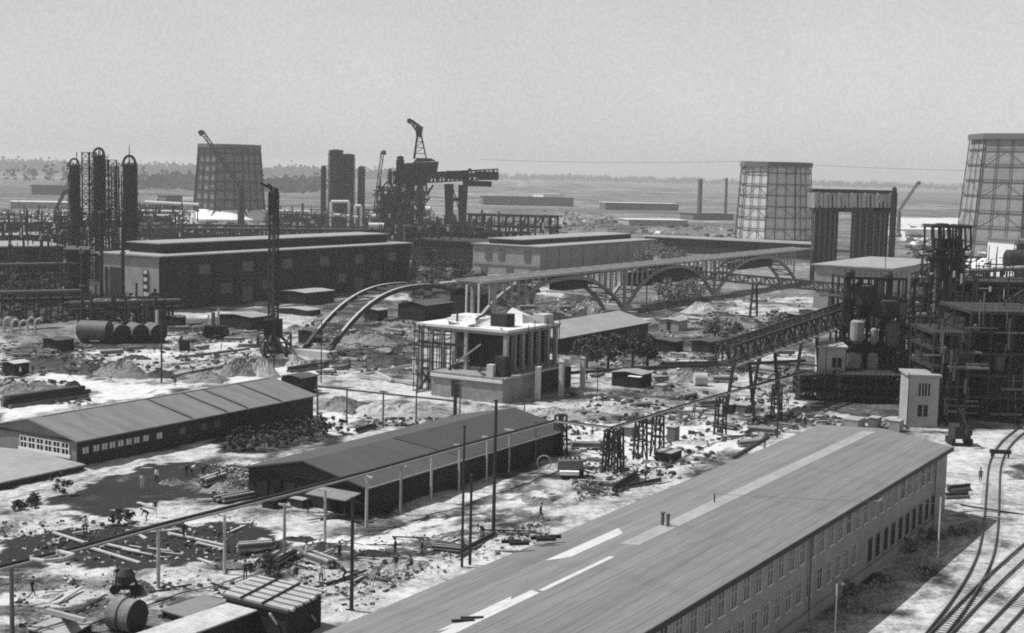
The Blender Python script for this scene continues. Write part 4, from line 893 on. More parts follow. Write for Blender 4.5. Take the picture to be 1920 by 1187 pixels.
# ---- inclined lattice conveyor bridges
def conveyor(label, p, q, h, w_, nb, cols, m='steel', name='conveyor_bridge', edge='conc'):
    t = thing(name, label, 'conveyor', ((p.x+q.x)/2, (p.y+q.y)/2, 0)); MB().truss(p, q, h, w_, nb, .32).build('girder', m, t)
    d = (q-p); s = d.cross(Zv).normalized()*w_/2; MB().hexa([p-s, p+s, q+s, q-s, p-s+Zv*.15, p+s+Zv*.15, q+s+Zv*.15, q-s+Zv*.15]).build('floor', m, t)
    if edge: MB().bar(p+s*1.15, q+s*1.15, .12, .3).build('edge_board', edge, t)
    for f in cols:
        c = p.lerp(q, f)
        for sg in (-1, 1): MB().bar(Vector((c.x, c.y, -.4))+s*sg*1.6, c+s*sg*.8, .42).build('leg', m, t)
        MB().bar(Vector((c.x, c.y, c.z*.5))-s*1.2, Vector((c.x, c.y, c.z*.5))+s*1.2, .25).build('tie', m, t)
    return t
conveyor('dark inclined lattice conveyor bridge on splayed legs with bright edge boards', W(192, -80, 8.4), W(252, -78, 11.5), 3.0, 3.0, 26, (.1, .26, .55))
conveyor('dark conveyor bridge climbing right behind the white stair house', W(214, -54, 8.5), W(300, -53, 16), 2.6, 3.0, 26, (.3, .6, .9))
p, q = P(1300, 521, 9), P(1592, 549, 9); conveyor('thin dark lattice pipe bridge linking arch bridge and reactor frame', p, q, 1.9, 1.8, 18, (.42, .9), name='lattice_pipe_bridge', edge=None)
# ---- houses at the reactor frame
def flat_house(label, px0, px1, yb, h, depth, wm='render', wins=(), name='plant_house', roof='roofgrey'):
    a_, b__ = P(px0, yb), P(px1, yb+2); t = thing(name, label, 'house', (a_+b__)/2); d = (b__-a_); d.normalize(); bk_ = Vector((-d.y, d.x, 0))*depth
    MB().hexa([a_-Zv*.3, b__-Zv*.3, b__+bk_-Zv*.3, a_+bk_-Zv*.3, a_+Zv*h, b__+Zv*h, b__+bk_+Zv*h, a_+bk_+Zv*h]).build('wall', wm, t)
    o = d*.3; n_ = -bk_.normalized()*.3
    MB().hexa([a_-o+n_+Zv*(h+.005), b__+o+n_+Zv*(h+.005), b__+o-n_+bk_+Zv*(h+.005), a_-o-n_+bk_+Zv*(h+.005), a_-o+n_+Zv*(h+.3), b__+o+n_+Zv*(h+.3), b__+o-n_+bk_+Zv*(h+.3), a_-o-n_+bk_+Zv*(h+.3)]).build('roof', roof, t)
    for (f0, f1, z0, z1) in wins:
        p0, p1 = a_.lerp(b__, f0), a_.lerp(b__, f1); n2 = n_*.2
        o = MB().hexa([p0+Zv*z0, p1+Zv*z0, p1+n2+Zv*z0, p0+n2+Zv*z0, p0+Zv*z1, p1+Zv*z1, p1+n2+Zv*z1, p0+n2+Zv*z1]).build('window', 'glass', t)
        c = p0.lerp(p1, .5)+n2*1.3; MB().bar(c+Zv*z0, c+Zv*z1, .1).build('glazing_bar', 'pale', o)
    return t
flat_house('narrow white stair house with two windows one above the other', 1700, 1757, 799, 7.4, 6, 'render', ((.34, .5, 4.6, 6.4), (.54, .7, 4.6, 6.4), (.34, .66, 1.5, 3.2)), 'stair_house')
hs = flat_house('small pale house with one square dark window left of the reactor frame', 1532, 1582, 744, 8.2, 6, 'conc', ((.5, .86, 5.0, 6.6),), 'window_house', 'conc')
steel_frame('loading_platform', 'low dark loading platform of beams below the pale square-windowed house', 1514, 1588, 229, 5, 3.7, (1.2, 2.4, 3.6), 3)
steel_frame('loading_platform', 'dark open ground-floor frame right of the low loading platform', 1590, 1704, 226, 6, 4.4, (1.0, 2.6, 4.3), 5)
# ---- dark plant at the right edge
def mass(label, px0, px1, yb, ytop, depth, seed, pale=0, m='darkwall'):
    rr = random.Random(seed); a_ = P(px0, yb); d = a_.y; b__ = gp(px1, d); h = HT(px0, yb, ytop); T, a_, b__ = steel_frame('dark_plant_frame', label, px0, px1, d, depth, h, [h*f for f in (.22, .42, .62, .82, .99)], 4, t=.34)
    MB().box(a_.x+.6, b__.x-.3, a_.y+depth*.3, a_.y+depth*.95, -.3, h*.93).build('dark_backing', m, T)  # dark box added inside the frame, painting its mass as shadow
    for i in range(9):
        x = a_.x+(b__.x-a_.x)*rr.random(); z0 = h*rr.choice((0, .22, .42, .62)); r = rr.uniform(.5, 1.4); MB().lathe(Vector((x, a_.y+rr.uniform(1, depth*.45), 0)), [(r*.6, z0+.3), (r, z0+.8), (r, z0+h*.17), (r*.5, z0+h*.2)], 12).build('vessel', rr.choice(('steel', 'steel', 'steelmid', 'darkwall')+(('conc',) if pale else ())), T)
    m_ = MB()
    for i in range(26):
        p_ = Vector((a_.x+(b__.x-a_.x)*rr.random(), a_.y-rr.uniform(.1, .8), h*rr.random()*.95)); q_ = p_+(Vector((rr.uniform(-5, 5), 0, 0)) if rr.random() < .5 else Zv*rr.uniform(1, 5)); m_.tube(p_, q_, rr.choice((.08, .13, .22)), n=6)
    m_.build('pipework', 'steelmid', T); return T
mass('dark plant frame full of vessels just right of the white stair house', 1764, 1830, 797, 625, 12, 3)
mass('tall dark plant frame cut by the right picture edge', 1832, 1990, 790, 585, 16, 4)
mass('dark plant frame standing behind, level with the tube column foot', 1806, 1990, 700, 528, 14, 5, 1)
mass('lower dark plant frame behind the tube column', 1700, 1800, 700, 612, 10, 6, 1)
c = P(1905, 640); rack('pipe_rack', 'sloping-looking rack with pale pipes at the right edge', P(1800, 660), P(1960, 640), 17, 3, 6, 3, pm='conc', group='pipe racks')
cyl_tank('dark thick horizontal pipe drum at the right edge beside the blank white block', 1925, 0, 8, 2.4, 0, mat='steel', end='steel', dist=330, zabs=18, group='raised tanks')
process_column('process_column', 'dark column half cut by the right edge next to the blank white block', 1921, 420, 22, 455, lv=4, cap=False)
def thicket(name, label, boxes, n_, t0, t1, m, ln=(1.5, 7)):
    b = MB()
    for i in range(n_):
        (x0, x1, d0, d1, z0, z1) = boxes[rng.randint(len(boxes))]; c = gp(rng.uniform(x0, x1), rng.uniform(d0, d1))+Zv*rng.uniform(z0, z1); l_ = rng.uniform(*ln); k_ = rng.rand()
        d = Zv*l_ if k_ < .5 else Vector((l_, 0, 0)) if k_ < .72 else L*l_ if k_ < .88 else Vector((l_*.6, 0, l_*.7)); b.bar(c-d*.5 if k_ > .5 else Vector((c.x, c.y, max(-.2, c.z-l_/2))), c+d*.5, rng.uniform(t0, t1))
    return tag(b.build(name, m, None, org=Vector((0, 0, 0))), label, None, None, 'stuff')
zl = [(0, 165, 360, 440, 0, 14), (0, 160, 430, 640, 6, 16), (100, 260, 420, 470, 0, 20), (150, 310, 300, 330, 0, 6)]
zg = [(705, 800, 640, 740, 0, 28), (770, 900, 520, 640, 0, 14), (800, 1050, 600, 700, 0, 15), (255, 350, 560, 830, 2, 13), (350, 520, 560, 740, 0, 4.5), (520, 720, 560, 830, 2, 12)]
zr = [(1585, 1712, 243, 262, 0, 15), (1720, 1930, 210, 300, 0, 15), (1720, 1930, 210, 300, 0, 15), (1735, 1815, 255, 275, 8, 24), (1800, 1935, 225, 330, 0, 20)]
thicket('scaffold_tangle', 'dark tangle of scaffold poles and pipes round the left columns', zl, 900, .14, .5, 'steel')
thicket('scaffold_tangle', 'dark tangle of steelwork under and beside the gantry', zg, 1500, .2, .8, 'steel', (2, 9))
thicket('scaffold_tangle', 'dark tangle of steelwork in the plant at the right', zr, 1300, .08, .32, 'steel', (1.5, 6))
thicket('bright_pipework', 'scattered pale pipes and plates in the plant at the right', zr, 150, .1, .45, 'conc', (.6, 2.2))
thicket('bright_pipework', 'scattered pale pipes and plates round the far works', zg+zl, 330, .2, .8, 'conc', (.8, 3.5))
for x0, y0, x1, y1, d, rr, lb in ((272, 379, 372, 384, 790, .9, 'bright thick pipe running left from the foot of the smaller dark cooling tower'), (258, 395, 366, 397, 760, .6, 'second bright pipe below the thick one left of the smaller dark cooling tower'), (270, 404, 330, 404, 700, .5, 'short bright pipe among the racks left of the smaller dark cooling tower'), (625, 402, 676, 408, 790, .8, 'bright pipe joining the two pipe portals'), (520, 395, 600, 398, 800, .6, 'bright thin pipe between the smaller dark cooling tower and the twin towers'), (693, 405, 718, 407, 720, 1.2, 'short bright pipe left of the lattice blocks'), (40, 400, 130, 405, 700, .6, 'bright pipe on the ground beside the small leaning crane')):
    a, b = D(x0, y0, d), D(x1, y1, d); t = thing('bright_pipe', lb, 'pipe', ((a.x+b.x)/2, (a.y+b.y)/2, 0)); MB().tube(a, b, rr, n=10).build('pipe', 'white', t); m = MB()
    for i in range(5): p = a.lerp(b, (i+.5)/5); m.bar(Vector((p.x, p.y, -.4)), p, .35)
    m.build('supports', 'steel', t)
# ================================================================ PIPELINES ON POSTS
def pipeline(label, pts, zp, posts, r=.2, second=.55, m='steel', name='pipeline', postm='timber'):
    q = [P(x, y, zp) for x, y in pts]; t = thing(name, label, 'pipeline', (q[0].x, q[0].y, 0))
    for a, b in zip(q, q[1:]):
        MB().tube(a, b, r, n=8).build('pipe', m, t)
        if second:
            d = (b-a).normalized(); s = d.cross(Zv)*second; MB().tube(a+s-Zv*.05, b+s-Zv*.05, r*.5, n=6).build('thin_pipe', 'timber', t)
    for i, (x, yb, w_, m_) in enumerate(posts):
        c = P(x, yb); MB().tube(c-Zv*.4, c+Zv*(zp-.1), w_, w_*.8, 8).bar(c+Zv*(zp-.25)-N*.7, c+Zv*(zp-.25)+N*.7, .18).build('post', m_, t)
    return t
pl = pipeline('long dark pipeline on pale posts running past the front of the two-tone barrack', [(-30, 1070), (140, 1028), (296, 985), (535, 925), (687, 885), (860, 837), (1040, 789)], 5.3,
              [(23, 1187, .2, 'steelmid'), (297, 1101, .18, 'pale'), (421, 1072, .16, 'pale'), (533, 1048, .16, 'timber'), (609, 1016, .16, 'pale'), (687, 986, .17, 'pale'), (751, 962, .14, 'timber'), (808, 938, .15, 'pale'), (860, 918, .14, 'pale'), (912, 900, .13, 'pale'), (954, 884, .13, 'pale'), (1003, 866, .13, 'steelmid'), (1052, 851, .3, 'darkwood')])
# expansion loop beside its pair of stout posts
q = [P(x, y, 5.4) for x, y in ((58, 1048), (85, 1052), (120, 1048), (138, 1040), (112, 1034), (105, 1036))]; MB().path(q, .16).build('expansion_loop', 'conc', pl)
for x, yb in ((117, 1152), (130, 1155)): c = P(x, yb); MB().tube(c, P(x+5 if x < 120 else x, yb, 5.0), .27, .24, 8).build('post', 'darkwood', pl)
c = P(123, 1154, 5.05); MB().bar(c-N*1.9, c+N*1.9, .3).build('crossbar', 'timber', pl)
def xtower(par, x, yb, h, w_=1.4, name='post', m='darkwood', t=.2):
    c = P(x, yb); f = MB(); lattice(f, c, -.3, h, w_, w_*.8, 2, t); return f.build(name, m, par)
pl2 = pipeline('thin pipeline on lattice trestles between the barrack corner and the conveyor bridge', [(1040, 789), (1146, 802), (1290, 757), (1440, 715), (1512, 696)], 5.3, [], .18, .35, name='trestle_pipeline')
for x, yb, h in ((1050, 852, 5.1), (1146, 884, 5.1), (1152, 880, 5.1), (1200, 861, 5.1), (1232, 853, 5.1), (1350, 812, 5.2), (1455, 788, 5.3)): xtower(pl2, x, yb, h, 1.3 if x < 1140 or x > 1160 else 1.7, 'trestle')
fp = pipeline('low thin pipe on slim posts in front of the pale sand heap', [(590, 724), (718, 738), (853, 752)], 5.2, [(595, 797, .16, 'steelmid'), (650, 795, .14, 'steelmid'), (718, 800, .14, 'steelmid'), (780, 797, .13, 'steelmid'), (853, 783, .3, 'steel'), (862, 782, .12, 'steelmid')], .12, 0, name='thin_pipeline')
pipeline('pipeline crossing behind the frame house toward the reactor frame', [(1055, 700), (1240, 688), (1400, 682), (1510, 676)], 1.6, [(1100, 712, .14, 'steel'), (1200, 706, .14, 'steel'), (1300, 700, .14, 'steel'), (1400, 697, .14, 'steel'), (1480, 692, .14, 'steel')], .3, 0, name='low_pipeline')
c = P(1376, 858, 3.0); e_ = P(1440, 820, 3.0); t = thing('loading_beam', 'short dark beam on stub legs at the left eave of the long building', 'beam', (c.x, c.y, 0)); MB().bar(c, e_, .4).build('beam', 'darkwood', t)
for f in (.35, .9): p = c.lerp(e_, f); MB().bar(Vector((p.x, p.y, -.2)), p, .25).build('leg', 'timber', t)
# ================================================================ POLES AND WIRES
for i, (x, yb, yt, r, lb, arms) in enumerate((
    (659, 1145, 935, .17, 'dark bare pole rising at the eave of the long building, nearest of the tall poles', 0),
    (866, 1061, 800, .13, 'thin dark pole left of its shorter partner before the two-tone barrack', 0),
    (881, 1056, 892, .15, 'dark pole standing close beside a thinner one before the two-tone barrack', 0),
    (925, 1001, 752, .19, 'tallest dark pole, crossing the roof of the two-tone barrack', 0),
    (686, 930, 868, .14, 'short dark pole stub at the porch of the two-tone barrack', 1),
    (303, 716, 600, .16, 'dark pole on the sand right of the grey mound behind the cross-laid felt roof', 0),
    (514, 700, 540, .12, 'pole directly below the lattice derrick', 0),
    (602, 716, 600, .1, 'thin pole beside the foot of the bare concrete rib', 0),
    (210, 660, 560, .09, 'thin pole in front of the tank row', 0), (270, 640, 560, .09, 'thin pale pole between the tanks', 0),
    (983, 782, 742, .1, 'thin low post before the pale sand heap', 0),
    (1545, 760, 640, .1, 'thin pole in front of the low loading platform', 0), (1120, 735, 690, .09, 'thin post between the frame house and the black hut', 0),
    (1655, 600, 440, .12, 'thin tall pole standing before the pump hall', 0), (1720, 640, 480, .2, 'dark mast left of the tube column', 0), (1457, 820, 690, .12, 'thin pole left of the low loading platform', 0),
    (1758, 1048, 932, .09, 'pale lamp post at the corner of the long building', 2), (1565, 1190, 1095, .08, 'pale lamp post beside the wall of the long building', 2),
    (1700, 800, 700, .08, 'thin pole touching the left edge of the white stair house', 0))):
    c = P(x, yb); h = HT(x, yb, yt); t = thing('street_lamp' if arms == 2 else 'tall_pole', lb, 'lamp post' if arms == 2 else 'pole', c)
    MB().tube(c-Zv*.4, c+Zv*h, r, r*.75, 8).build('shaft', 'clad' if arms == 2 else 'steel', t)
    if arms == 2: MB().path([c+Zv*(h-.1), c+Zv*(h+.2)+N*.2, c+Zv*(h+.2)+N*.5], .04, 6).build('arm', 'steelmid', t); MB().lathe(c+N*.5, [(.2, h+.05), (.12, h+.15), (.05, h+.2)], 10).build('lamp_shade', 'steelmid', t)
    elif arms == 1: MB().bar(c+Zv*(h-.3)-N*.6, c+Zv*(h-.3)+N*.6, .14).build('crossarm', 'steel', t)
    else: MB().tube(c+Zv*(h-.01), c+Zv*(h+.12), r*1.1, n=8).build('cap', 'steel', t)
def wire(label, pts, r):
    q = []
    for a, b in zip(pts, pts[1:]):
        for i in range(12): f = i/12; q.append(a.lerp(b, f)-Zv*(4*f*(1-f))*(b-a).length*.008)
    q.append(pts[-1]); tag(MB().path(q, r, 4).build('overhead_wire', 'steelmid'), label, 'wire')
wire('thin overhead wire spanning the sky just above the horizon', [D(900, 299, 300), D(1400, 302, 300), D(1990, 322, 300)], .028)
wire('overhead wire crossing the railway tracks and the wall of the long building', [P(1340, 926, 9.0), D(1990, 947, 115)], .014)
c = P(1340, 926, 9.0); MB().tube(Vector((c.x, c.y, 7.7)), c, .06).build('wire_bracket', 'steel', bl)
# ================================================================ RAILWAY
def smooth(pts, n=10):
    p = [pts[0]]+pts+[pts[-1]]; out = []
    for i in range(1, len(p)-2):
        for k_ in range(n):
            t = k_/n; a, b, c, d = p[i-1], p[i], p[i+1], p[i+2]
            out.append(.5*((2*b)+(c-a)*t+(2*a-5*b+4*c-d)*t*t+(3*b-a-3*c+d)*t**3))
    out.append(pts[-1]); return out
def track(label, pts, name='railway_track'):
    q = smooth([P(x, y, 0) for x, y in pts]); t = thing(name, label, 'railway track', q[0], 'railway tracks beside the long building')
    side = []
    for i in range(len(q)):
        d = (q[min(i+1, len(q)-1)]-q[max(i-1, 0)]).normalized(); side.append(Vector((d.y, -d.x, 0)))
    for s_ in (-1, 1):
        m = MB(); o = [a+b*s_*.72 for a, b in zip(q, side)]
        vs = []; 
        for a, b in zip(o, side): vs += [a-b*.07+Zv*-.02, a+b*.07+Zv*-.02, a+b*.05+Zv*.17, a-b*.05+Zv*.17]
        n_ = len(o); m.add(vs, [(4*i+j, 4*i+(j+1) % 4, 4*i+4+(j+1) % 4, 4*i+4+j) for i in range(n_-1) for j in range(4)]); m.build('rail', 'rust', t)
    m = MB(); acc = 0
    for i in range(len(q)-1):
        d = q[i+1]-q[i]; l = d.length; u = .0
        while acc < l: p = q[i]+d*(acc/l); s_ = side[i]; m.bar(p-s_*1.2-Zv*.15, p+s_*1.2-Zv*.15, .22, .12); acc += .68
        acc -= l
    m.build('sleepers', 'sandpile', t)['kind'] = 'stuff'; return t
track('curving railway track passing under the dark cross beam', [(1736, 1215), (1757, 1187), (1800, 1130), (1833, 1075), (1850, 1030), (1858, 975), (1861, 920), (1866, 870), (1884, 835), (1915, 807), (1960, 775)])
track('straight railway track joining the curved one from the right', [(1740, 1210), (1765, 1187), (1858, 1092), (1960, 1000)])
track('outermost railway track in the corner of the picture', [(1838, 1205), (1858, 1187), (1960, 1080)])
c = P(1875, 857); t = thing('track_barrier', 'dark heavy cross beam on short posts standing over the curving track', 'barrier', c)
MB().bar(c-Vector((1.35, -.05, -.75)), c+Vector((1.35, -.15, .7)), .55, .5).build('beam', 'darkwood', t)
for s_ in (-1.1, 1.1): MB().bar(c+Vector((s_, 0, -.2)), c+Vector((s_, 0, .6)), .2).build('post', 'darkwood', t)
# ================================================================ MOUNDS
def mound(label, cx, cy, wpx, h, m='sandpile', ratio=.8, name='earth_mound', seed=0, rz=0):
    c = P(cx, cy); rx = wpx*c.y/F/2; ry = rx*ratio; n1_, n2_ = 56, 16; r_ = np.random.RandomState(seed+int(cx)); ph = r_.rand(12)*6.3
    vs, fs = [], []
    for j in range(n2_+1):
        f = j/n2_
        for i in range(n1_):
            a = 2*math.pi*i/n1_; k_ = 1+.16*math.sin(2*a+ph[0])+.1*math.sin(3*a+ph[1])+.06*math.sin(5*a+ph[2])+.04*math.sin(9*a+ph[3])
            x = math.cos(a)*rx*k_*f; y = math.sin(a)*ry*k_*f
            z = h*.78*(max(0, 1-f**1.8))*(1+.25*math.sin(2*a+ph[4])*f)+h*.16*math.sin(x*1.7/h+ph[5])*math.cos(y*1.5/h+ph[6])*(1-f)+((r_.rand()-.5)*h*.2+h*.1*math.sin(x*4.1/h+ph[7])*math.sin(y*3.7/h+ph[8]))*(1-f**3)
            cs, sn = math.cos(rz), math.sin(rz); vs.append(c+Vector((x*cs-y*sn, x*sn+y*cs, z-.25)))
    for j in range(n2_):
        for i in range(n1_): k2 = (i+1) % n1_; fs.append((j*n1_+i, (j+1)*n1_+i, (j+1)*n1_+k2, j*n1_+k2))
    o = MB().add(vs, fs).build(name, m, None, org=c, smooth=False); return tag(o, label, 'mound')
mound('broad grey earth mound left of the thin dark pole on the sand', 228, 703, 105, 2.9, 'soil')
mound('earth mound with dark crown right behind the cross-laid felt roof', 452, 702, 90, 3.2, 'soil')
mound('rounded grey mound just right of the dark-crowned one', 492, 703, 66, 3.4, 'sandpile')
mound('low stretched mound with dark flank before the dark-crowned one', 390, 712, 95, 1.8, 'soil')
mound('dark rubble mound at the left edge above the log pile', 60, 738, 160, 2.6, 'soil', .5)
mound('small dark mound at the right end of the rubble mound', 138, 728, 40, 1.8, 'darksoil')
mound('dark dug-out heap left of the grey earth mound', 300, 704, 60, 1.5, 'darksoil')
mound('flat dark slag heap beyond the road at the left edge', 80, 682, 130, 1.8, 'darksoil', .6)
mound('dark slag heap in front of the tank row', 170, 692, 70, 1.5, 'darksoil')
mound('pale sand heap before the base of the three free columns', 1018, 780, 150, 1.7, 'sandpile', .6)
mound('big pale sand heap behind the thin pipe on slim posts', 760, 775, 220, 2.6, 'sandpile', .6)
mound('sandy heap left of the concrete frame house braced trestle', 645, 765, 120, 2.2, 'soil', .6)
mound('pale heap under the doorway of the frame house', 905, 768, 70, 1.4, 'sandpile')
mound('dark heap behind the triangular timber frame', 735, 680, 110, 2.4, 'darksoil', .6)
mound('grey heap under the bare concrete rib', 690, 640, 120, 2.4, 'soil', .7)
mound('small heap right of the narrow shed with shining roof', 640, 598, 90, 3.0, 'soil', .7)
mound('pale conical heap behind the grey roofed barrack', 1108, 600, 60, 5.2, 'sandpile')
mound('broad rubble heap behind the frame house roof', 1040, 606, 110, 3.2, 'soil', .7)
mound('grey sand heap at the corner of the derrick foot', 560, 685, 60, 2.4, 'sandpile')
mound('low dark heap right of the small black hut', 1290, 712, 70, 1.4, 'soil')
mound('pale heap below the third arch', 1320, 585, 90, 3.5, 'sandpile')
mound('earth heap where the workers dig right of the black slag field', 432, 915, 90, 1.5, 'soil', .6)
mound('small grey heap inside the black slag field', 322, 905, 50, .9, 'soil')
mound('earth heap beside the crew near the round tank', 265, 1105, 70, 1.3, 'soil')
mound('low dark heap before the walking man', 1005, 938, 75, .7, 'soil')
mound('far pale heap on the plain above the boiler hall', 1063, 420, 50, 9, 'sandpile')
mound('long low far heap on the plain right of the boiler hall', 1115, 440, 90, 6, 'soil', .5)
mound('far dark heap left of the light cooling tower', 1240, 435, 110, 4, 'soil', .5)
mound('far flat heap beyond the boiler hall roof', 1175, 452, 60, 4, 'sandpile', .5)
mound('grey lumpy mound right of the dark upright bin', 350, 655, 70, 1.6, 'soil', .6)
mound('lumpy mound right of the derrick outriggers', 610, 655, 60, 1.8, 'soil', .6)
mound('grey mound left of the frame house roof edge', 740, 655, 80, 1.6, 'soil', .6)
mound('grey mound beyond the derrick machine', 560, 622, 80, 2, 'soil', .6)
mound('low grey mound below the pale hoops', 90, 640, 110, 1.8, 'soil', .6)
mound('dark low mound before the tank row', 255, 672, 60, 1.2, 'darksoil', .6)
mound('bright low mound below the small black hut', 1150, 770, 90, 1, 'sandpile', .6)
mound('low lumpy mound right of the small black hut', 1250, 740, 70, 0.9, 'soil', .6)
mound('low lumpy mound by the splayed conveyor legs', 1350, 745, 80, 0.9, 'soil', .6)
mound('flat mound by the lattice trestles', 1140, 840, 60, 0.7, 'soil', .6)
mound('flat pale mound above the eave of the long building', 1300, 830, 90, 0.7, 'sandpile', .6)
mound('mound at the low loading platform', 1500, 770, 60, 0.9, 'soil', .6)
mound('mound under the bridge legs', 1260, 560, 80, 2.5, 'soil', .6)
mound('mound in the bridge yard', 1450, 600, 110, 2, 'soil', .6)
for i, (x, y, w_, h_, rz, m_) in enumerate(((600, 1028, 150, .9, .25, 'soil'), (700, 1040, 120, .8, .2, 'darksoil'), (800, 1020, 130, .8, .35, 'soil'), (640, 1062, 130, .9, .1, 'sandpile'), (770, 1058, 110, .8, .3, 'sandpile'), (860, 1000, 120, .6, .4, 'soil'), (560, 1010, 90, .6, .3, 'darksoil'), (420, 1058, 120, .6, .1, 'soil'), (330, 985, 70, .6, 0, 'darksoil'), (60, 1100, 120, .7, .1, 'soil'), (120, 1165, 110, .6, 0, 'darksoil'))):
    mound(('grey', 'dark', 'long grey', 'pale', 'pale low', 'flat grey', 'small dark', 'flat', 'tiny dark', 'low grey', 'low dark')[i]+' spoil ridge '+('left in the trench ground', 'in the middle of the trench ground', 'right in the trench ground', 'on the near side of the trench', 'near the crouching man', 'left of the twin poles', 'below the porch barrack', 'below the second pale pipeline post', 'between the slag fields', 'right of the leftmost pipeline post', 'left of the round tank')[i], x, y, w_, h_, m_, .28, 'spoil_ridge', i, rz)
# ================================================================ TREES
def tree(label, x, yb, h, crown_w, dens=900, trunk=.3, m='leaf', leaf=.5, name='leafy_tree', cbase=.35, group=None, seed=None):
    c = P(x, yb) if not isinstance(x, Vector) else x; r_ = np.random.RandomState(int(c.x*7+c.y*3) % 9999); t = thing(name, label, 'tree' if 'tree' in name else 'bush', c, group)
    tips = []
    tm = MB()
    if trunk:
        a = c-Zv*.3; top = c+Vector((r_.randn()*.2, 0, h*.62)); tm.tube(a, c+Zv*h*.35, trunk, trunk*.7, 8).tube(c+Zv*h*.35, top, trunk*.7, trunk*.25, 7)
        for i in range(7): s_ = c+Zv*h*(.3+.05*i); an_ = i*2.4; e = c+Vector((math.cos(an_)*crown_w*.36, math.sin(an_)*crown_w*.36, h*(.55+.05*i))); tm.tube(s_, e, trunk*.3, trunk*.08, 5, cap=False)
        tm.build('trunk', 'bark', t)
    cl = []
    for i in range(max(9, int(dens/45))):
        a = r_.rand()*6.28; q = r_.rand()**.5; z = r_.rand(); w_ = crown_w*.5*(math.sin(math.pi*min(.95, .15+z*.85))**.6)*q
        cl.append((c.x+math.cos(a)*w_, c.y+math.sin(a)*w_, c.z+h*(cbase+(1-cbase)*z*.95), crown_w*(.1+.09*r_.rand())))
    vs, fs = [], []
    for i in range(dens):
        x_, y_, z_, rr = cl[r_.randint(len(cl))]; d = r_.randn(3); d /= np.linalg.norm(d); p = np.array([x_, y_, z_])+d*rr*(r_.rand()**.4)
        n_ = d+r_.randn(3)*.6; a = np.cross(n_, [0, 0, 1.]); a /= np.linalg.norm(a)+1e-6; b = np.cross(n_, a); b /= np.linalg.norm(b)+1e-6; s_ = leaf*(.5+r_.rand())*.5
        o = len(vs); vs += [p-a*s_, p+b*s_*.7, p+a*s_, p-b*s_*.7]; fs.append((o, o+1, o+2, o+3))
    MB().add(vs, fs).build('crown', m, t); return t
for x, yb, h, w_, m, lb in ((1100, 690, 5.5, 7, 'leaf', 'dark leafy tree touching the right side of the frame house'), (1140, 692, 6.5, 7, 'leaf', 'dark leafy tree before the middle of the grey roofed barrack'), (1186, 690, 7, 7.5, 'leaf', 'dark leafy tree with two clear stems before the far end of the grey roofed barrack'),
    (1214, 686, 5.5, 5, 'leaf', 'small dark tree at the far end of the grey roofed barrack'), (1378, 690, 8.5, 6.5, 'leafgrey', 'round grey-leaved tree at the left end of the inclined conveyor'), (1425, 680, 7.5, 6, 'leafgrey', 'smaller grey-leaved tree right of the round one by the conveyor'),
    (1204, 512, 9, 9, 'leafgrey', 'dusty bush-like tree at the corner of the boiler hall'), (1240, 510, 11, 12, 'leafgrey', 'wide dusty tree right of the boiler hall'), (1262, 505, 8, 9, 'leafgrey', 'low dusty tree farthest right of the boiler hall'),
    (1252, 580, 8, 9, 'leafgrey', 'scrubby tree under the third arch'), (1290, 574, 7, 10, 'leafgrey', 'scrubby tree beside the pipe bridge legs'), (1460, 640, 6, 8, 'leafgrey', 'dusty scrub tree left of the reactor frame'), (1340, 640, 5, 8, 'leafgrey', 'dusty scrub tree left of the conveyor head'),
    (800, 545, 10, 13, 'leaf', 'dark tree in the gap right of the black hall'), (850, 548, 9, 12, 'leaf', 'dark tree left of the boiler hall corner'), (760, 540, 8, 10, 'leaf', 'dark tree touching the far corner of the black hall'),
    (40, 575, 8, 10, 'leaf', 'dark tree at the left edge before the nearest works shed'), (105, 572, 8, 9, 'leaf', 'dark tree right of the one at the left edge')):
    tree(lb, x, yb, h, w_, 1100, .28, m, .55)
for i, (x, y) in enumerate([(430, 845), (452, 842), (474, 843), (496, 838), (517, 836), (538, 831), (559, 829), (580, 822), (602, 817), (445, 828), (468, 825), (490, 822), (512, 818), (535, 814), (556, 810), (578, 806), (600, 802), (622, 808), (640, 812)]):
    tree('dark bushy shrub in the garden patch at the far end of the felt-roofed barrack', x, y, 1.9, 2.2, 260, .05, 'leaf', .3, 'garden_shrub', .05, 'shrubs beside the cross-laid felt barrack')
for x, y, h, w_, lb in ((108, 925, 2.6, 2.6, 'dark bush at the edge of the black slag field below the barrack shadow'), (60, 948, 1.1, 3.2, 'low dark bush at the left tip of the black slag field'), (30, 845+110, .8, 2, 'tiny dark bush left of the slag field tip'), (222, 978, 1.2, 3, 'small dark bush between the two black slag fields'), (500, 1075, 1.6, 3.5, 'bush beside the crew behind the log-roofed hut'), (1620, 1060, .9, 3, 'weedy bush near the wall of the long building'), (1690, 1030, .9, 3.4, 'weedy bush on the dark verge'), (1745, 1010, .9, 2.5, 'weedy bush at the lamp post'), (1580, 1110, .9, 3, 'weedy bush in the shade of the long building'), (1790, 1000, .7, 2.5, 'weedy bush nearest the curving track')):
    tree(lb, x, y, h, w_, 420, 0, 'leaf' if x < 1500 else 'leafgrey', .28, 'low_bush', .02)
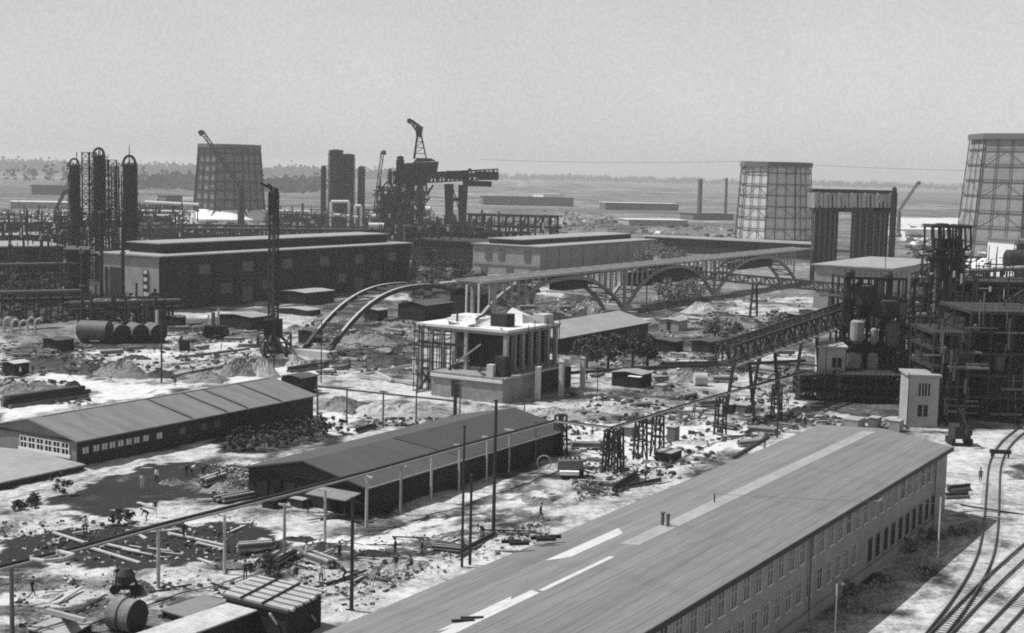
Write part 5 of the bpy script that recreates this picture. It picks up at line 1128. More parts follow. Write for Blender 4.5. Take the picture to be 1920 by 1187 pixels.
# verge grass and the far woods
def scatter_stuff(name, label, pts, size, m, hgt, n_per):
    vs, fs = [], []
    for (x, y) in pts:
        for k_ in range(n_per):
            a = rng.rand()*3.14; s_ = size*(.5+rng.rand()); px, py = x+rng.randn()*size*.8, y+rng.randn()*size*.8; h_ = hgt*(.4+.9*rng.rand()); dx, dy = math.cos(a)*s_*.35, math.sin(a)*s_*.35; l_ = rng.randn(2)*hgt*.3
            o = len(vs); vs += [(px-dx, py-dy, -.12), (px+dx, py+dy, -.12), (px+dx*.4+l_[0], py+dy*.4+l_[1], h_), (px-dx*.4+l_[0], py-dy*.4+l_[1], h_)]; fs.append((o, o+1, o+2, o+3))
    return tag(MB().add(vs, fs).build(name, m, None, org=Vector((0, 0, 0))), label, None, None, 'stuff')
pts = []
vq = [tuple(P(a, b)[:2]) for a, b in ((1500, 1187), (1600, 1115), (1740, 1000), (1830, 985), (1790, 1030), (1700, 1110), (1590, 1190))]
while len(pts) < 650:
    x, y = rng.uniform(20, 60), rng.uniform(95, 160)
    if inpoly(np.array([x]), np.array([y]), vq)[0]: pts.append((x, y))
scatter_stuff('grass', 'rough dusty grass along the foot of the long building', pts, .18, 'grass', .1, 3)
def wood(label, x0, x1, yb, d, h, n_, m='leafgrey', dens=60):
    vs, fs = [], []
    for i in range(n_):
        px = x0+(x1-x0)*(i+rng.rand())/n_; dd = d*(1+.12*rng.rand()); c = gp(px, dd); hh = h*(.45+.75*rng.rand()); w_ = hh*(.5+.5*rng.rand())
        for k_ in range(dens):
            q = rng.randn(3)*np.array([w_*.35, w_*.35, hh*.2])+np.array([c.x, c.y, hh*.55]); s_ = h*.1*(.5+rng.rand()); a = rng.rand()*3.14
            o = len(vs); vs += [(q[0]-math.cos(a)*s_, q[1], q[2]-math.sin(a)*s_), (q[0]+math.sin(a)*s_, q[1]+s_*.3, q[2]-math.cos(a)*s_), (q[0]+math.cos(a)*s_, q[1], q[2]+math.sin(a)*s_), (q[0]-math.sin(a)*s_, q[1]-s_*.3, q[2]+math.cos(a)*s_)]; fs.append((o, o+1, o+2, o+3))
    return tag(MB().add(vs, fs).build('far_woods', m, None, org=Vector((0, 0, 0))), label, None, None, 'stuff')
wood('distant belt of woods along the horizon on the left', -900, 760, 320, 4200, 34, 520)
wood('nearer clump of woods between the spired column and the twin towers', 262, 600, 340, 1900, 20, 90, 'leafgrey', 80)
wood('woods fading out on the horizon on the right', 760, 1990, 335, 5600, 26, 260)
for i in range(11):
    px = (16, 28, 57, 88, 95, 100, 120, 66, 47, 126, 270)[i]; c = gp(px, 2300+i*20); tree('single far tree standing by the white farm roofs on the plain', c, 0, 20+(i*7) % 12, 15, 260, .8, 'leaf', 3, 'far_tree', .15, 'far trees beside the white farm roofs')
for x0, x1 in ((4, 18), (26, 40), (61, 92), (101, 124)):
    wallbldg('farmhouse', 'tiny far white farm building at the left horizon, %s' % {4: 'at the picture edge', 26: 'beside the leftmost tree', 61: 'between two tree clumps', 101: 'nearest the process columns'}[x0], gp(x0, 2150), gp(x1, 2150), 12, 6, 'white', 'whiteconc', 'farmhouse', False)
for x0, x1, d, h, lb, m in ((905, 1075, 1500, 9, 'long thin dark far roof right of the gantry', 'steelmid'), (1135, 1272, 1420, 7, 'far low building with pale roof on the plain', 'steelmid'), (1018, 1058, 1900, 7, 'far pale building beyond the long thin roof', 'white'), (60, 130, 1500, 10, 'dark far barn left of the process columns', 'steelmid'), (1700, 1800, 900, 5, 'far low store at the foot of the biggest cooling tower', 'white'), (1180, 1290, 1000, 4, 'pale low wall on the plain left of the light cooling tower', 'render'), (20, 130, 1060, 5, 'low pale store near the small leaning crane', 'render'),
        (1300, 1375, 1150, 5, 'faint low buildings under the two distant chimneys', 'steelmid')):
    wallbldg('far_building', lb, gp(x0, d), gp(x1, d*1.01), 25, h, m, 'whiteconc' if 'pale' in lb or 'white' in m else 'steel', 'far building', False)
# ================================================================ PEOPLE
def person_mesh(pose):
    # metres, facing +y
    if pose == 'walk': J = dict(pel=(0, 0, .95), che=(0, .05, 1.3), nec=(0, .08, 1.48), hed=(0, .11, 1.62), top=(0, .12, 1.74), lh=(-.1, 0, .9), lk=(-.1, .2, .5), la=(-.1, .3, .09), lt=(-.1, .5, .05), rh=(.1, 0, .9), rk=(.1, .02, .48), ra=(.1, -.32, .14), rt=(.1, -.2, .03), ls=(-.19, .07, 1.4), le=(-.26, -.08, 1.13), lw=(-.25, .02, .9), lf=(-.25, .07, .82), rs=(.19, .07, 1.4), re=(.26, .13, 1.14), rw=(.24, .33, .98), rf=(.24, .4, .96))
    elif pose == 'stand': J = dict(pel=(0, 0, .95), che=(0, 0, 1.3), nec=(0, .01, 1.48), hed=(0, .03, 1.62), top=(0, .03, 1.75), lh=(-.1, 0, .9), lk=(-.12, .02, .5), la=(-.13, 0, .09), lt=(-.15, .17, .03), rh=(.1, 0, .9), rk=(.12, .05, .5), ra=(.14, .02, .09), rt=(.17, .18, .03), ls=(-.19, 0, 1.4), le=(-.28, .02, 1.12), lw=(-.24, .16, .9), lf=(-.2, .22, .86), rs=(.19, 0, 1.4), re=(.27, .0, 1.12), rw=(.28, .07, .87), rf=(.28, .1, .79))
    elif pose == 'bend': J = dict(pel=(0, -.1, .88), che=(0, .25, 1.12), nec=(0, .4, 1.22), hed=(0, .52, 1.27), top=(0, .62, 1.32), lh=(-.1, -.1, .85), lk=(-.14, .08, .47), la=(-.16, -.05, .09), lt=(-.18, .12, .03), rh=(.1, -.1, .85), rk=(.14, .15, .5), ra=(.15, .1, .09), rt=(.17, .27, .03), ls=(-.18, .36, 1.16), le=(-.22, .42, .88), lw=(-.12, .5, .64), lf=(-.1, .55, .57), rs=(.18, .36, 1.16), re=(.22, .44, .9), rw=(.13, .58, .72), rf=(.1, .64, .66))
    else: J = dict(pel=(0, 0, .5), che=(0, .06, .86), nec=(0, .1, 1.03), hed=(0, .14, 1.16), top=(0, .15, 1.28), lh=(-.1, .03, .48), lk=(-.14, .42, .5), la=(-.14, .4, .1), lt=(-.14, .56, .04), rh=(.1, .03, .48), rk=(.14, .42, .52), ra=(.14, .36, .1), rt=(.14, .52, .04), ls=(-.18, .1, .96), le=(-.24, .22, .74), lw=(-.14, .4, .64), lf=(-.1, .46, .62), rs=(.18, .1, .96), re=(.25, .2, .72), rw=(.16, .4, .62), rf=(.12, .46, .6))
    rad = dict(pel=.15, che=.155, nec=.062, hed=.105, top=.075, lh=.095, lk=.062, la=.042, lt=.035, rh=.095, rk=.062, ra=.042, rt=.035, ls=.06, le=.042, lw=.028, lf=.03, rs=.06, re=.042, rw=.028, rf=.03)
    E_ = [('pel', 'che'), ('che', 'nec'), ('nec', 'hed'), ('hed', 'top'), ('pel', 'lh'), ('lh', 'lk'), ('lk', 'la'), ('la', 'lt'), ('pel', 'rh'), ('rh', 'rk'), ('rk', 'ra'), ('ra', 'rt'), ('che', 'ls'), ('ls', 'le'), ('le', 'lw'), ('lw', 'lf'), ('che', 'rs'), ('rs', 're'), ('re', 'rw'), ('rw', 'rf')]
    ks = list(J); V = [Vector(J[k_]) for k_ in ks]; E2 = [(ks.index(a), ks.index(b)) for a, b in E_]; RR = [rad[k_] for k_ in ks]
    for sd in ('l', 'r'):      # fingers and thumb
        w_, f_ = Vector(J[sd+'w']), Vector(J[sd+'f']); d = (f_-w_).normalized(); s_ = d.cross(Vector((1, 0, 0))).normalized()
        for i in range(4): V.append(f_+d*(.07-.008*abs(i-1.5))+s_*(i-1.5)*.022); E2.append((ks.index(sd+'f'), len(V)-1)); RR.append(.009)
        V.append(w_.lerp(f_, .6)+s_*.05+d*.02); E2.append((ks.index(sd+'w'), len(V)-1)); RR.append(.01)
    me = bpy.data.meshes.new('body_'+pose); me.from_pydata(V, E2, []); o = bpy.data.objects.new('tmp', me); col.objects.link(o)
    sk = o.modifiers.new('s', 'SKIN'); sk.use_smooth_shade = True; su = o.modifiers.new('u', 'SUBSURF'); su.levels = 1; su.render_levels = 1
    for i, v in enumerate(me.skin_vertices[0].data): v.radius = (RR[i], RR[i]); v.use_root = (i == 0)
    dg = bpy.context.evaluated_depsgraph_get(); dg.update(); out = bpy.data.meshes.new_from_object(o.evaluated_get(dg)); bpy.data.objects.remove(o)
    return out, J
POSE = {}
for ps in ('walk', 'stand', 'bend', 'sit'):
    me_, J = person_mesh(ps)
    hd = Vector(J['hed']); pz_ = Vector(J['pel']).z; hands = [Vector(J['lf']), Vector(J['rf'])]; feet_ = [Vector(J['lt']), Vector(J['rt'])]
    idx_ = []
    for p in me_.polygons:
        c = p.center
        if (c-hd).length < .17 or min((c-h_).length for h_ in hands) < .11: idx_.append(2)
        elif min((c-f_).length for f_ in feet_) < .14: idx_.append(3)
        elif (ps in ('walk', 'stand') and c.z > pz_-.02) or (ps == 'bend' and c.y > -.02 and c.z > .8) or (ps == 'sit' and c.z > .56): idx_.append(0)
        else: idx_.append(1)
    POSE[ps] = (me_, idx_, J)
PM = {}
def person(label, x, y, pose, shirt='cloth', trousers='cloth', rz=0, hat='cloth', z=0, zz=None):
    me_, idx_, J = POSE[pose]; key = (pose, shirt, trousers)
    if key not in PM:
        m2 = me_.copy(); m2.materials.clear()
        for q in (shirt, trousers, 'skin', 'black'): m2.materials.append(M[q])
        m2.polygons.foreach_set('material_index', idx_); PM[key] = m2
    o = bpy.data.objects.new('person', PM[key]); col.objects.link(o); c = P(x, y) if z == 0 else P(x, y, z); o.location = c; o.rotation_euler = (0, 0, rz); ORG[o.name] = Vector((0, 0, 0))
    h = Vector(J['hed']); t = Vector(J['top']); d = (t-Vector(J['nec'])).normalized()
    hp = MB().lathe((0, 0, 0), [(.165, .0), (.17, .015), (.125, .03), (.12, .09), (.05, .125)], 10); 
    rot = Vector((0, 0, 1)).rotation_difference(d).to_matrix(); hp.v = [rot @ v+t-d*.055 for v in hp.v]
    b = hp.build('hat', hat, None, org=Vector((0, 0, 0))); b.parent = o
    f = MB(); fd = (rot @ Vector((0, 1, 0))); 
    f.bar(h+fd*.1, h+fd*.135-d*.03, .025); b2_ = f.build('nose', 'skin', None, org=Vector((0, 0, 0))); b2_.parent = o
    return tag(o, label, 'person')
person('man in dark clothes striding alone across the bright sand below the long barrack', 1013, 974, 'walk', rz=R(-100))
person('man in dark clothes standing beside the thick lattice trestle', 1164, 868, 'stand', rz=R(60))
person('man standing on the road left of the grey earth mound', 172, 709, 'stand', rz=R(100))
person('man in dark coat at the road edge behind the felt-roofed barrack', 328, 725, 'stand', rz=R(200))
person('man standing on the bright road nearest the left rubble mound', 39, 706, 'walk', 'clothlight', rz=R(80))
person('man near the road junction left of the standing man by the mound', 131, 708, 'walk', 'cloth', rz=R(-60))
person('white-shirted man standing alone at the edge of the black slag field', 267, 917, 'stand', 'clothlight', 'clothlight', rz=R(20))
person('man in grey shirt right of the white-shirted man on the slag field', 294, 905, 'stand', 'clothlight', 'cloth', rz=R(160))
person('white-shirted digger in the middle of the crew by the earth heap', 359, 893, 'bend', 'clothlight', 'cloth', rz=R(-50))
person('dark digger left of the white-shirted digger', 350, 896, 'stand', rz=R(30)); person('dark digger standing right of the white-shirted digger', 381, 898, 'stand', rz=R(-150))
person('white-shirted man kneeling at the lower edge of the slag field', 375, 925, 'sit', 'clothlight', 'cloth', rz=R(40))
person('man in dark clothes standing on the sand between the two slag fields', 291, 966, 'stand', 'cloth', 'clothlight', rz=R(170)); person('man bending left of the one on the sand between slag fields', 276, 978, 'bend', rz=R(90))
person('man in dark clothes standing left of the nearest tall pole', 636, 1050, 'stand', rz=R(-40))
person('man in dark clothes standing on the trench edge right of the nearest tall pole', 741, 1044, 'stand', rz=R(70)); person('man with light trousers just below the one on the trench edge', 742, 1074, 'walk', 'cloth', 'clothlight', rz=R(10))
person('man standing on the trench bank left of the pair of dark poles', 791, 1044, 'stand', rz=R(-80)); person('man crouching in the trench below the standing man', 772, 1068, 'sit', rz=R(120))
person('man sitting on the log edge of the pale hut roof area', 556, 1086, 'sit', rz=R(30)); person('man standing in the dust below the trench, left one of three', 602, 1094, 'stand', 'clothlight', 'cloth', rz=R(10)); person('man standing in the dust below the trench, middle one of three', 646, 1090, 'bend', rz=R(60)); person('man standing in the dust below the trench, right one of three', 697, 1098, 'stand', 'clothlight', 'clothlight', rz=R(190))
person('man by the machine pile, standing nearest the leftmost pale post', 460, 1088, 'stand', rz=R(30))
person('white-shirted worker at the machine left of the round tank', 228, 1112, 'bend', 'clothlight', 'clothlight', rz=R(-30)); person('dark worker standing behind the machine near the round tank', 220, 1098, 'stand', rz=R(200)); person('worker leaning on the dark machine near the round tank', 244, 1102, 'bend', 'cloth', 'cloth', rz=R(80))
person('man crouching right of the pile of pipes by the porch', 1100, 905, 'sit', rz=R(200)); person('man in dark clothes at the foot of the low loading platform', 1500, 742, 'stand', rz=R(50)); person('man left of the one at the loading platform', 1476, 760, 'bend', rz=R(-50)); person('man in the dust close to the left conveyor leg', 1465, 748, 'walk', 'clothlight', rz=R(90))
for i, (x, y, ps, sh, tr, lb) in enumerate(((62, 702, 'stand', 'cloth', 'cloth', 'worker on the bright road close to the left rubble mound'), (208, 716, 'walk', 'clothlight', 'cloth', 'light-shirted worker walking below the grey earth mound'), (362, 700, 'bend', 'cloth', 'cloth', 'worker bending beside the low stretched mound'), (415, 655, 'stand', 'clothlight', 'cloth', 'light-shirted worker before the steam machine'),
    (655, 690, 'stand', 'cloth', 'cloth', 'worker standing left of the pale roof truss'), (620, 675, 'walk', 'cloth', 'clothlight', 'worker walking past the foot of the bare rib'), (760, 640, 'bend', 'clothlight', 'cloth', 'worker bending near the grey mound left of the frame house'), (1130, 760, 'stand', 'cloth', 'cloth', 'worker on the rubble below the small black hut'), (1225, 790, 'walk', 'clothlight', 'cloth', 'light-shirted worker walking right of the lattice trestles'), (1300, 780, 'bend', 'cloth', 'cloth', 'worker bending on the dust left of the splayed conveyor legs'),
    (1110, 826, 'stand', 'cloth', 'clothlight', 'worker between barrack corner and thick trestle'), (520, 1040, 'bend', 'cloth', 'cloth', 'worker bending in the trench near the pale fourth post'), (575, 1052, 'stand', 'clothlight', 'cloth', 'light-shirted worker in the trench right of the bending one'), (905, 1008, 'bend', 'cloth', 'cloth', 'worker bending over the beams right of the twin poles'), (345, 1010, 'walk', 'cloth', 'cloth', 'worker crossing the lower slag field'), (160, 1000, 'stand', 'clothlight', 'cloth', 'light-shirted worker at the left board path'), (405, 905, 'bend', 'cloth', 'cloth', 'third digger at the earth heap'), (1210, 905, 'stand', 'cloth', 'cloth', 'worker behind the second pipe pile'), (60, 1120, 'walk', 'cloth', 'cloth', 'worker walking right of the leftmost pipeline post'), (1838, 905, 'walk', 'cloth', 'cloth', 'man walking left of the curving track'))):
    person(lb, x, y, ps, sh, tr, rz=R(37*i))
# ================================================================ SITE OBJECTS
def bundle(label, x0, y0, x1, y1, n_, r, m='darkwood', name='pipe_pile', cat='pile of pipes'):
    a, b = P(x0, y0), P(x1, y1); d = (b-a).normalized(); s_ = Vector((-d.y, d.x, 0)); t = thing(name, label, cat, (a+b)/2); k_ = 0
    for row in range(3):
        for i in range(n_-row):
            o = s_*(i+row*.5)*r*2.05+Zv*(r*(1+1.75*row)-.12); j = random.uniform(-.6, .6); MB().tube(a+o+d*j, b+o+d*(j+random.uniform(-.4, .4)), r, n=8).build('log' if 'log' in name else 'pipe', m if (i+row) % 3 else 'steelmid', t); k_ += 1
    return t
bundle('long dark pile of logs on the sand beyond the felt-roofed barrack', 22, 765, 165, 744, 4, .34, 'darkwood', 'log_pile', 'pile of logs')
bundle('short stack of dark planks by the far end of the felt-roofed barrack', 672, 810, 704, 800, 3, .12, 'darkwood', 'plank_pile', 'pile of planks')
bundle('pile of pale and dark pipes beside the eave of the long building', 1160, 922, 1198, 898, 3, .2, 'steel', 'pipe_pile')
bundle('second pile of pipes right of the first beside the long building', 1180, 915, 1246, 902, 2, .16, 'darkwood', 'pipe_pile')
bundle('stack of beams by the corner of the long building near the tracks', 1778, 922, 1815, 918, 2, .22, 'steel', 'beam_pile', 'pile of beams'); bundle('lower stack of beams by the corner of the long building', 1778, 934, 1818, 932, 2, .2, 'darkwood', 'beam_pile', 'pile of beams')
bundle('beams lying on the dust near the trench and the twin poles', 868, 1038, 930, 1005, 2, .16, 'darkwood', 'beam_pile', 'pile of beams'); bundle('beams lying left below the twin poles', 855, 1046, 905, 1020, 1, .14, 'darkwood', 'beam_pile', 'pile of beams')
bundle('pale long pipes lying on the ground right of the tank row', 330, 672, 470, 655, 1, .25, 'steelmid', 'pipe_pile'); bundle('long thin beams on the sand right of the pole behind the barrack', 320, 707, 400, 690, 1, .2, 'darkwood', 'beam_pile', 'pile of beams'); bundle('beam stack before the foot of the bare concrete rib', 545, 698, 618, 688, 2, .3, 'darkwood', 'beam_pile', 'pile of beams')
bundle('long rails lying below the grey-leaved tree by the conveyor', 1240, 690, 1410, 684, 2, .3, 'steel', 'beam_pile', 'pile of beams')
# motor wagon with coil by the barrack corner
c = P(1070, 893); t = thing('cable_wagon', 'dark two-wheeled compressor wagon with white cover by the barrack corner', 'wagon', c)
MB().hexa([c+Vector((-1.6, -1, .7)), c+Vector((1.6, -1, .7)), c+Vector((1.6, 1, .7)), c+Vector((-1.6, 1, .7)), c+Vector((-1.5, -.9, 2.0)), c+Vector((1.4, -.9, 2.1)), c+Vector((1.4, .9, 2.1)), c+Vector((-1.5, .9, 2.0))]).build('housing', 'steelmid', t)
for sx in (-1, 1):
    for sy in (-1.08, 1.08): MB().tube(c+Vector((sx, sy-.1, .5)), c+Vector((sx, sy+.1, .5)), .52, n=14).build('wheel', 'black', t)
MB().box(c.x-1.4, c.x+.9, c.y-1.9, c.y-1.15, .5, .95).build('cover', 'white', t); MB().bar(c+Vector((1.6, 0, .7)), c+Vector((2.9, -.2, .4)), .12).build('drawbar', 'steel', t)
for k_ in range(5): p = c+Vector((-1.2+k_*.55, 0, 2.1)); MB().tube(p, p+Zv*.3, .13, n=8).build('fitting', 'steel', t)
c = P(1020, 880); w_ = MB(); 
for k_ in range(16): a, b = 2*math.pi*k_/16, 2*math.pi*(k_+1)/16; w_.bar(c+Vector((math.cos(a)*.85, 0, .85+math.sin(a)*.85)), c+Vector((math.cos(b)*.85, 0, .85+math.sin(b)*.85)), .14)
tag(w_.build('wheel_ring', 'conc'), 'pale hoop leaning at the dark wall of the two-tone barrack', 'hoop')
# digger machine by the far corner of the long building
c = P(1798, 832); t = thing('small_excavator', 'dark small excavator at the far corner of the long building', 'excavator', c)
MB().box(c.x-1.1, c.x+1.1, c.y-1.5, c.y+1.5, .9, 2.6).build('cab', 'steel', t); MB().bar(c+Vector((-1.2, -1.5, .45)), c+Vector((-1.2, 1.6, .45)), .5, .9).build('track', 'black', t); MB().bar(c+Vector((1.2, -1.5, .45)), c+Vector((1.2, 1.6, .45)), .5, .9).build('track', 'black', t)
MB().truss(c+Vector((.3, -.5, 1.6)), c+Vector((-.6, -1.8, 5.0)), .4, .5, 6, .14).build('boom', 'steel', t); MB().bar(c+Vector((-.6, -1.8, 5.0)), c+Vector((.4, -2.6, 2.4)), .2).box(c.x+.0, c.x+.8, c.y-3.0, c.y-2.3, 1.7, 2.5).build('bucket', 'steel', t)
# traction engine heap near the derrick
c = P(405, 632); t = thing('steam_roller', 'dark machine with upright boiler left of the pale-roofed open shed', 'machine', c)
MB().box(c.x-2.2, c.x+2.2, c.y-1.4, c.y+1.4, .6, 2.4).build('chassis', 'black', t); MB().tube(c+Vector((-.6, 0, 2)), c+Vector((-.6, 0, 5.2)), .5, .4).build('boiler', 'steelmid', t); MB().tube(c+Vector((.6, 0, 2)), c+Vector((.5, 0, 6)), .22).build('chimney', 'conc', t)
for sx in (-1.6, 1.6): MB().tube(c+Vector((sx, -1.7, .9)), c+Vector((sx, 1.7, .9)), .9, n=14).build('wheel', 'black', t)
MB().bar(c+Vector((-2.2, 0, 2.4)), c+Vector((-5, 0, 2.0)), .4).bar(c+Vector((-2.2, 0, 2.6)), c+Vector((-1.4, 0, 4.6)), .3).build('arm', 'conc', t)
c = P(346, 658); tag(MB().box(c.x-.9, c.x+.9, c.y-.8, c.y+.8, -.1, 2.1).bar(c+Vector((-.9, 0, 2.1)), c+Vector((-.4, 0, 2.8)), .4).build('dark_bin', 'black'), 'dark upright bin on the sand below the machine with boiler', 'bin')
# foreground: round tank, mixer, low roofs and log-roofed hut
c = P(228, 1178); t = thing('round_tank', 'big rusty drum tank lying on its side at the lower left', 'tank', c); an_ = -AZ+R(8); dv = Vector((math.cos(an_), math.sin(an_), 0))
MB().tube(c-dv*.6+Zv*1.15, c+dv*1.5+Zv*1.15, 1.3, n=26, cap=False).build('shell', 'soil', t, smooth=True); MB().tube(c+dv*1.49+Zv*1.15, c+dv*1.56+Zv*1.15, 1.29, n=26).tube(c-dv*.62+Zv*1.15, c-dv*.56+Zv*1.15, 1.29, n=26).build('end_cap', 'steel', t)
MB().tube(c+dv*.4+Zv*1.15, c+dv*.52+Zv*1.15, 1.36, n=26).build('hoop', 'steel', t)
c = P(236, 1112); t = thing('cement_mixer', 'dark concrete mixer on wheels among the three workers', 'mixer', c); MB().lathe(c, [(.3, .7), (.75, 1.0), (.8, 1.6), (.4, 2.1)], 14).build('drum', 'steel', t); MB().bar(c+Vector((-1, 0, .5)), c+Vector((1.2, 0, .5)), .3).bar(c+Vector((-.9, 0, .5)), c+Vector((-.5, 0, 2.0)), .15).bar(c+Vector((1, 0, .5)), c+Vector((.5, 0, 1.9)), .15).build('frame', 'black', t)
for sx in (-.8, .9): MB().tube(c+Vector((sx, -.6, .42)), c+Vector((sx, -.45, .42)), .42, n=12).build('wheel', 'black', t)
def quadhut(label, qp, h, name, wallm, roofm, th=.12):
    q = [P(x, y, h) for x, y in qp]; t = thing(name, label, 'hut', (q[0].x, q[0].y, 0)); lo = [Vector((p.x, p.y, -.3)) for p in q]; ce = sum(q, Vector())/4
    MB().hexa([ce+(p-ce)*.94-Zv*(h+.3) for p in q]+[ce+(p-ce)*.94-Zv*.01 for p in q]).build('wall', wallm, t)
    MB().hexa([p+Zv*.0 for p in q]+[p+Zv*th for p in q]).build('roof', roofm, t); return t, q
t, q = quadhut('dark hut roofed with rows of pale logs at the bottom of the picture', [(418, 1122), (538, 1152), (608, 1112), (490, 1086)], 2.6, 'log_roofed_hut', 'black', 'steel')
m_ = 0
for i in range(17):
    f = (i+.5)/17; a = q[0].lerp(q[3], f); b = q[1].lerp(q[2], f); j = random.uniform(-.15, .15); d = (b-a).normalized()
    MB().tube(a-d*(.2+j)+Zv*.22, b+d*(.2-j)+Zv*.22, .13, n=8).build('roof_log', 'conc' if i % 3 else 'steelmid', t)
for f in (.28, .62): a = q[0].lerp(q[1], f); b = q[3].lerp(q[2], f); MB().bar(a+Zv*.4, b+Zv*.4, .16, .12).build('roof_batten', 'darkwood', t)
MB().bar(q[1]+Vector((-1.2, -.5, .2)), P(532, 1187, .5), .14).bar(q[2]+Vector((-1.6, -1.4, -.3)), q[2]+Vector((-.4, -1.6, -1.8)), .08).build('prop', 'pale', t)
q4 = [(240, 1200), (480, 1128), (500, 1140), (330, 1200)]
t, q = quadhut('low dark hut with bright dusty roof strip at the bottom edge', [(238, 1196), (300, 1214), (500, 1140), (452, 1124)], 2.2, 'dusty_roofed_hut', 'black', 'dustyroof')
quadhut('low flat shelter with pale sheet at the lower left corner', [(50, 1180), (120, 1200), (175, 1170), (100, 1160)], .5, 'flat_shelter', 'darkwood', 'render')
quadhut('low board roof between the log-roofed hut and the dusty strip', [(300, 1145), (350, 1160), (430, 1128), (380, 1118)], .4, 'flat_shelter', 'darkwood', 'wood')
c = P(1400, 700)
# round pale drum and small sheds in the yard
c = P(1312, 722); tag(MB().tube(c+Vector((-1.0, 0, 1)), c+Vector((1.2, .2, 1)), 1.1, n=18).build('drum_tank', 'conc'), 'pale drum lying on the dust between black hut and conveyor legs', 'drum')
c = P(1200, 866)
for x, y, w_, h_, m, lb in ((1253, 860, 3.2, 1.0, 'darkwood', 'low dark trough right of the trestle pairs'), (1262, 826, 1.6, 1.9, 'steelmid', 'grey box standing right of the trestles'), (1180, 815, 2.6, 1.2, 'steelmid', 'low grey crate behind the thick lattice trestle'), (1132, 838, 1.4, .9, 'steelmid', 'small crate left of the thick lattice trestle'), (1240, 735, 2.2, 1.2, 'render', 'pale crate right of the small black hut'), (545, 730, 2.6, 2.0, 'black', 'black crate stack at the small hut'), (1395, 770, 3, 1, 'steelmid', 'grey crate at the foot of the conveyor legs'), (1370, 775, 1.4, 1.4, 'darkwood', 'dark crate between the conveyor legs'), (1600, 800, 3.4, 1.2, 'render', 'pale block right below the dark ground-floor frame'), (1640, 803, 2, 1.6, 'steelmid', 'grey block below the dark ground-floor frame'), (1680, 806, 2.2, 1.4, 'render', 'pale block left of the white stair house'), (570, 945, 2.5, .7, 'darkwood', 'low dark bench box before the porch barrack end'), (515, 950, 2.2, .8, 'black', 'black box left of the porch')):
    c = P(x, y); t = thing('crate', lb, 'crate', c); u, v = c.dot(L), c.dot(N); MB().uv(u-w_/2, u+w_/2, v-w_*.35, v+w_*.35, -.2, h_).build('box', m, t); MB().uv(u-w_/2-.06, u+w_/2+.06, v-w_*.35-.06, v+w_*.35+.06, h_+.003, h_+.1).uv(u-w_/2-.05, u+w_/2+.05, v-w_*.35-.05, v-w_*.35-.004, h_*.4, h_*.5).build('lid', 'timber' if m != 'black' else 'black', t)
# planks, beams and loose pipes scattered over the yard
protos = []
for i in range(4):
    ln = (2.5, 3.5, 4.5, 6, 2, 3)[i]; m = ('timber', 'pale', 'darkwood', 'darkwood')[i]; mb = MB()
    if i < 4: mb.box(-ln/2, ln/2, -.13, .13, 0, .12).box(-ln/2+.1, -ln/2+.24, -.13-.002, .132, .122, .14)
    else: mb.tube((-ln/2, 0, .16), (ln/2, 0, .16), .17, n=8)
    o = mb.build('plank' if i < 4 else 'loose_pipe', m, None, org=Vector((0, 0, 0))); protos.append(o)
first_use = set()
def strew(poly, n_, label, kinds=(0, 1, 2, 3), group=None, smin=.5, smax=1.15, az=None):
    xs_ = [a for a, b in poly]; ys_ = [b for a, b in poly]; k_ = 0
    n_ = max(3, int(n_*.66))
    while k_ < n_:
        x, y = random.uniform(min(xs_), max(xs_)), random.uniform(min(ys_), max(ys_))
        if not inpoly(np.array([x]), np.array([y]), poly)[0]: continue
        i = random.choice(kinds); src = protos[i]; o = src if i not in first_use else src.copy()
        if i in first_use: col.objects.link(o)
        first_use.add(i); place(o, P(x, y)+Zv*random.uniform(-.08, .12), (az if az is not None else random.choice((U_ANG, U_ANG+1.57, .2, 2.8)))+random.uniform(-.35, .35), random.uniform(smin, smax))
        o.rotation_euler.y = random.uniform(-.1, .1); s_ = label
        o['label'] = s_.replace('planks', 'plank').replace('%', ('pale weathered', 'bright', 'dark', 'long dark', 'grey', 'dark')[i]+(' plank' if i < 4 else ' loose pipe')); o['category'] = 'plank' if i < 4 else 'pipe'; o['group'] = group or label.replace('%', 'timber and pipes'); k_ += 1
strew([(0, 640), (300, 660), (300, 690), (0, 700)], 34, '% strewn on the dark ground beyond the left road')
strew([(310, 600), (480, 620), (480, 690), (310, 690)], 30, '% strewn between tank row and derrick')
strew([(600, 600), (790, 600), (790, 690), (640, 690)], 34, '% strewn between the bare rib and the frame house')
strew([(1060, 740), (1240, 735), (1420, 750), (1400, 790), (1250, 790)], 42, '% strewn right of the small black hut')
strew([(1060, 790), (1420, 790), (1300, 880), (1080, 880)], 22, '% strewn among the lattice trestles')
strew([(1100, 885), (1240, 870), (1250, 905), (1120, 925)], 20, '% by the pipe piles at the long building eave')
strew([(1440, 690), (1510, 690), (1510, 790), (1400, 830), (1380, 780)], 30, '% strewn left of the low loading platform')
strew([(1480, 780), (1700, 790), (1700, 806), (1560, 796)], 14, '% at the far eave of the long building')
strew([(100, 985), (460, 990), (470, 1040), (140, 1040)], 14, '% lying on the lower black slag field', (0, 1, 1))
strew([(280, 1010), (440, 1030), (420, 1062), (300, 1050)], 8, '% lying beside the second pale pipeline post', (1, 0))
strew([(500, 1020), (860, 1005), (830, 1060), (520, 1070)], 22, '% lying in the trench ground')
strew([(560, 1080), (760, 1070), (700, 1130), (620, 1150)], 10, '% lying on the bright dust below the trench')
strew([(870, 1010), (1010, 980), (1020, 1010), (920, 1040)], 12, '% heaped at the eave below the walking man')
strew([(20, 1110), (440, 1080), (420, 1130), (250, 1150)], 18, '% around the round tank')
strew([(480, 930), (640, 950), (760, 990), (560, 970)], 9, '% on the ground before the porch')
